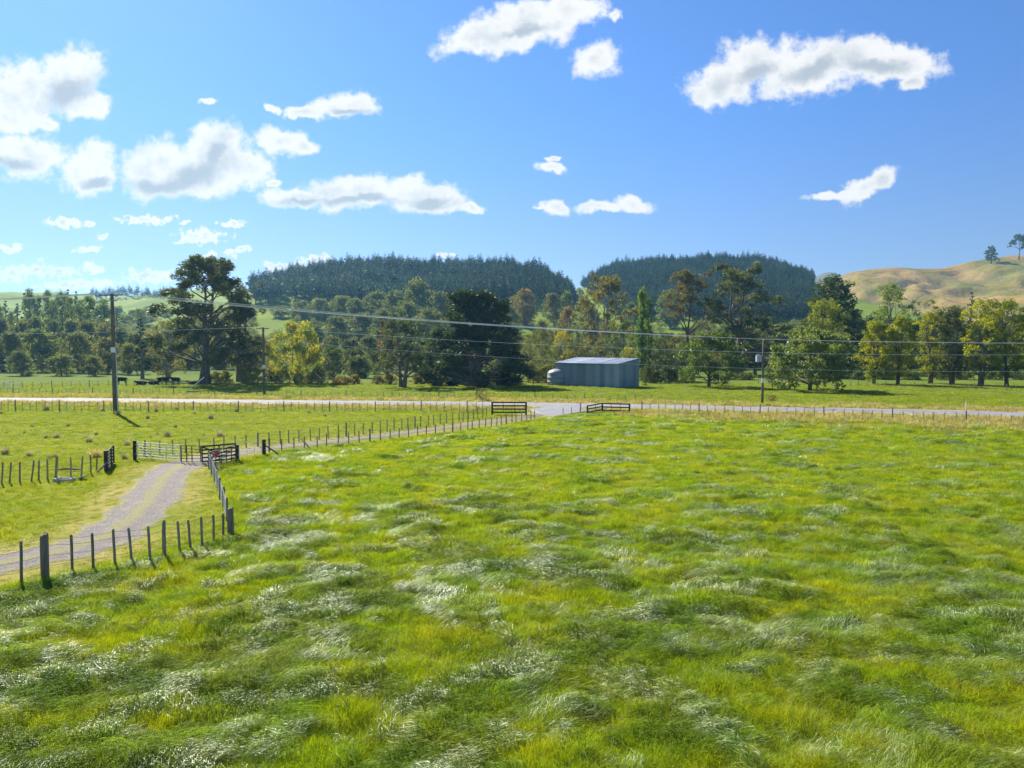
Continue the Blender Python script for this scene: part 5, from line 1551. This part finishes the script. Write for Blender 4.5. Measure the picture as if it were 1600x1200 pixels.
# ------------------------------------------------------------------ cattle
def skin_body(name, verts, edges, radii, mat):
    me = bpy.data.meshes.new(name); me.from_pydata(verts, edges, []); me.update(); me.materials.append(mat)
    ob = bpy.data.objects.new(name, me); COL.objects.link(ob)
    md = ob.modifiers.new('skin', 'SKIN'); md.use_smooth_shade = True
    for i, r in enumerate(radii):
        me.skin_vertices[0].data[i].radius = r if hasattr(r, '__len__') else (r, r)
        me.skin_vertices[0].data[i].use_root = (i == 0)
    ss = ob.modifiers.new('sub', 'SUBSURF'); ss.levels = 1; ss.render_levels = 1
    dg = bpy.context.evaluated_depsgraph_get()
    out = bpy.data.meshes.new_from_object(ob.evaluated_get(dg))
    bpy.data.objects.remove(ob); 
    out.name = name
    if not out.materials: out.materials.append(mat)
    return out
def cow_mesh(pose):
    V, E, Rr = [], [], []
    def add(p, r, to=None):
        V.append(p); Rr.append((r[1] * 1.32, r[0] * 1.15) if r[0] > .14 else (r[1], r[0]))
        if to is not None: E.append((to, len(V) - 1))
        return len(V) - 1
    dz = 0.0 if pose != 'lying' else -0.62
    pel = add((-.62, 0, 1.10 + dz), (.31, .36))
    mid = add((-.08, 0, 1.02 + dz), (.37, .44), pel)
    che = add((.45, 0, 1.04 + dz), (.33, .42), mid)
    rump = add((-.92, 0, 1.16 + dz), (.17, .18), pel)
    hd = {'grazing': ((.86, 0, .95), (1.12, 0, .55), (1.25, 0, .25)), 'standing': ((.80, 0, 1.22), (1.10, 0, 1.40), (1.38, 0, 1.22)), 'lying': ((.80, 0, 1.20 + dz), (1.08, .05, 1.38 + dz), (1.36, .1, 1.22 + dz))}[pose]
    nk = add(hd[0], (.16, .21), che); he = add(hd[1], (.115, .13), nk); add(hd[2], (.07, .075), he)
    for s in (-1, 1):
        add((hd[1][0] - .10, s * .24, hd[1][2] + .06), (.03, .05), he)
    if pose != 'lying':
        for s in (-1, 1):
            a = add((.50, s * .19, .74), (.11, .13), che); b = add((.52, s * .19, .42), (.055, .06), a); c = add((.50, s * .19, .12), (.05, .05), b); add((.53, s * .19, .0), (.06, .065), c)
            a = add((-.66, s * .20, .78), (.13, .17), pel); b = add((-.80, s * .20, .46), (.06, .07), a); c = add((-.74, s * .20, .12), (.05, .05), b); add((-.71, s * .20, .0), (.06, .065), c)
    else:
        for s in (-1, 1):
            a = add((.62, s * .25, .22), (.09, .10), che); b = add((.92, s * .24, .09), (.055, .055), a); add((.66, s * .30, .05), (.05, .05), b)
            a = add((-.55, s * .30, .24), (.15, .17), pel); b = add((-.20, s * .42, .10), (.07, .07), a); add((-.62, s * .46, .06), (.05, .05), b)
    tl = add((-1.06, 0, 1.12 + dz), (.04, .04), rump); t2 = add((-1.12, 0, .72 + dz * .7), (.025, .025), tl); add((-1.12, 0, .42 + dz * .55), (.045, .045), t2)
    return skin_body('body', V, E, Rr, M['cow'])
COWS = {k: cow_mesh(k) for k in ('standing', 'lying')}
def cow(label, px, base, pose, rz, s):
    g = G(px, base); g.z = gz1(g.x, g.y) - .02
    t = thing('black_cow', label, 'cow', g, rz, 'black cattle')
    t.scale = (s, s, s)
    link('body', COWS[pose], t)
    return t
cow('black cow standing side-on half hidden by the tall left power pole', 190, 601, 'standing', R(185), 1.12)
cow('black cow lying down left of the two standing ones', 221, 601.5, 'lying', R(190), 1.1)
cow('black cow lying just left of the large standing one, head to the right', 240, 601, 'lying', R(15), 1.05)
cow('large black cow standing side-on facing right under the tall pine', 255, 601.5, 'standing', R(8), 1.2)
cow('black cow standing nearest the pine trunk, facing left', 274, 601, 'standing', R(168), 1.12)
cow('black cow lying against the trunk of the tall gnarled pine', 303, 601, 'lying', R(10), 1.0)
cow('black cow lying left of the huge cypress, the left one of two', 682, 603, 'lying', R(170), 1.1)
cow('black cow lying left of the huge cypress trunk, the right one of two', 707, 603, 'lying', R(10), 1.15)

# ------------------------------------------------------------------ rush clumps
RUSH = [tuft('blades', 200 + i, 150, 0.62, 0.022, 'upright', M['rush'], 0.26) for i in range(4)]
rushes = [(72,641,13),(184,649,11),(231,654,9),(244,643,9),(329,654,12),(303,647,9),(276,641,9),(369,643,9),(107,666,8),(261,683,13),(274,668,8),(343,681,13),(318,680,6),(10,676,6),(38,677,6),(89,683,12),(72,684,9),(140,690,14),(150,679,9),(199,695,13),(8,710,16),(46,712,13),(195,716,12),(134,684,9),(299,672,6),(246,679,6),(235,684,6),(51,668,5),(2,647,8),(482,645,8),(508,650,7),(160,642,8),(78,716,9),(86,715,10)]
for i, (px, py, w) in enumerate(rushes):
    g = G(px, py); g.z = gz1(g.x, g.y) - .03
    s = w / F * g.y / 0.78
    t = thing('rush_clump', 'small straw-tipped rush clump dotted on the left paddock', 'rush clump', g, i * 1.3, 'rush clumps on the left paddock')
    t.scale = (s, s, s * 1.25)
    o = link('blades', RUSH[i % 4], t)
g = G(150, 713.5); g.z = gz1(g.x, g.y) - .03
t = thing('rush_clump', 'largest straw-coloured rush clump behind the short black gate', 'rush clump', g)
t.scale = (1.15, 1.15, 1.3)
o = link('blades', RUSH[1], t); o.color = (1.6, 1.4, 1.1, 1)

# ------------------------------------------------------------------ haze in the valley air
def haze():
    x0, x1, y0, y1, z0, z1 = -3600, 3600, -300, 3700, -3.0, 196.0
    mb = MB(); mb.box(((x0 + x1) / 2, (y0 + y1) / 2, (z0 + z1) / 2), (x1 - x0, y1 - y0, z1 - z0))
    m = bpy.data.materials.new('valley_haze'); m.use_nodes = True
    m.node_tree.nodes.clear()
    N = NT(m.node_tree)
    out = N.n('ShaderNodeOutputMaterial')
    pv = N.n('ShaderNodeVolumePrincipled', ins={'Color': (0.27, 0.62, 0.92, 1), 'Density': HAZE, 'Anisotropy': 0.4})
    N.link(pv.outputs[0], out.inputs['Volume'])
    o = mb.build('haze', m)
    tag(o, 'thin pale blue haze filling the valley air', 'haze', kind='stuff')
HAZE = 0.00014
haze()

# ------------------------------------------------------------------ labels of look-alikes: told apart by their order from the left
ORD = 'first second third fourth fifth sixth seventh eighth ninth tenth eleventh twelfth thirteenth fourteenth fifteenth sixteenth seventeenth eighteenth nineteenth twentieth twenty-first twenty-second twenty-third twenty-fourth twenty-fifth'.split()
def ordinal_labels(phrases):
    by = {}
    for o in COL.objects:
        if o.parent is None and o.get('group') in phrases: by.setdefault(o['group'], []).append(o)
    for gname, lst in by.items():
        lst.sort(key=lambda o: o.location.x / max(o.location.y, 1))
        for i, o in enumerate(lst):
            o['label'] = '%s, %s from the left' % (phrases[gname], ORD[i])
ordinal_labels({
    'trees below the left plantation': 'grey-green round tree below the left plantation',
    'willows across the far left paddock': 'rounded olive willow across the far left paddock',
    'poplars of the far left shelterbelt': 'tall slim poplar in the far left shelterbelt',
    'dark conifers of the far left shelterbelt': 'dark conifer in the far left shelterbelt',
    'trees on the far bright pasture': 'small tree on the bright slope behind the tall pine',
    'thin trees behind the shed': 'thin olive-grey tree in the thicket behind the shed',
    'dark evergreens along the right': 'dark bushy evergreen behind the yellow-topped row',
    'deep tree belt at the right': 'dark round tree in the deep right-hand belt',
    'thicket below the umbrella pine': 'olive tree in the thicket below the umbrella pine',
    'filling trees of the far left shelterbelt': 'grey-green round tree in the far left shelterbelt',
    'far thicket between pine and cypress': 'dull green tree in the thicket between pine and cypress',
    'olive scrub under the pine and willow': 'pale olive bush under the pine and yellow willow',
    'low bushes by the huge cypress': 'low straw-green bush on the fence by the huge cypress',
    'bushes behind the water tank': 'leafy bush behind the water tank',
    'shrubs right of the shed': 'dark leafy shrub right of the shed',
    'undergrowth below the right-hand trees': 'dark undergrowth bush under the right-hand trees',
})
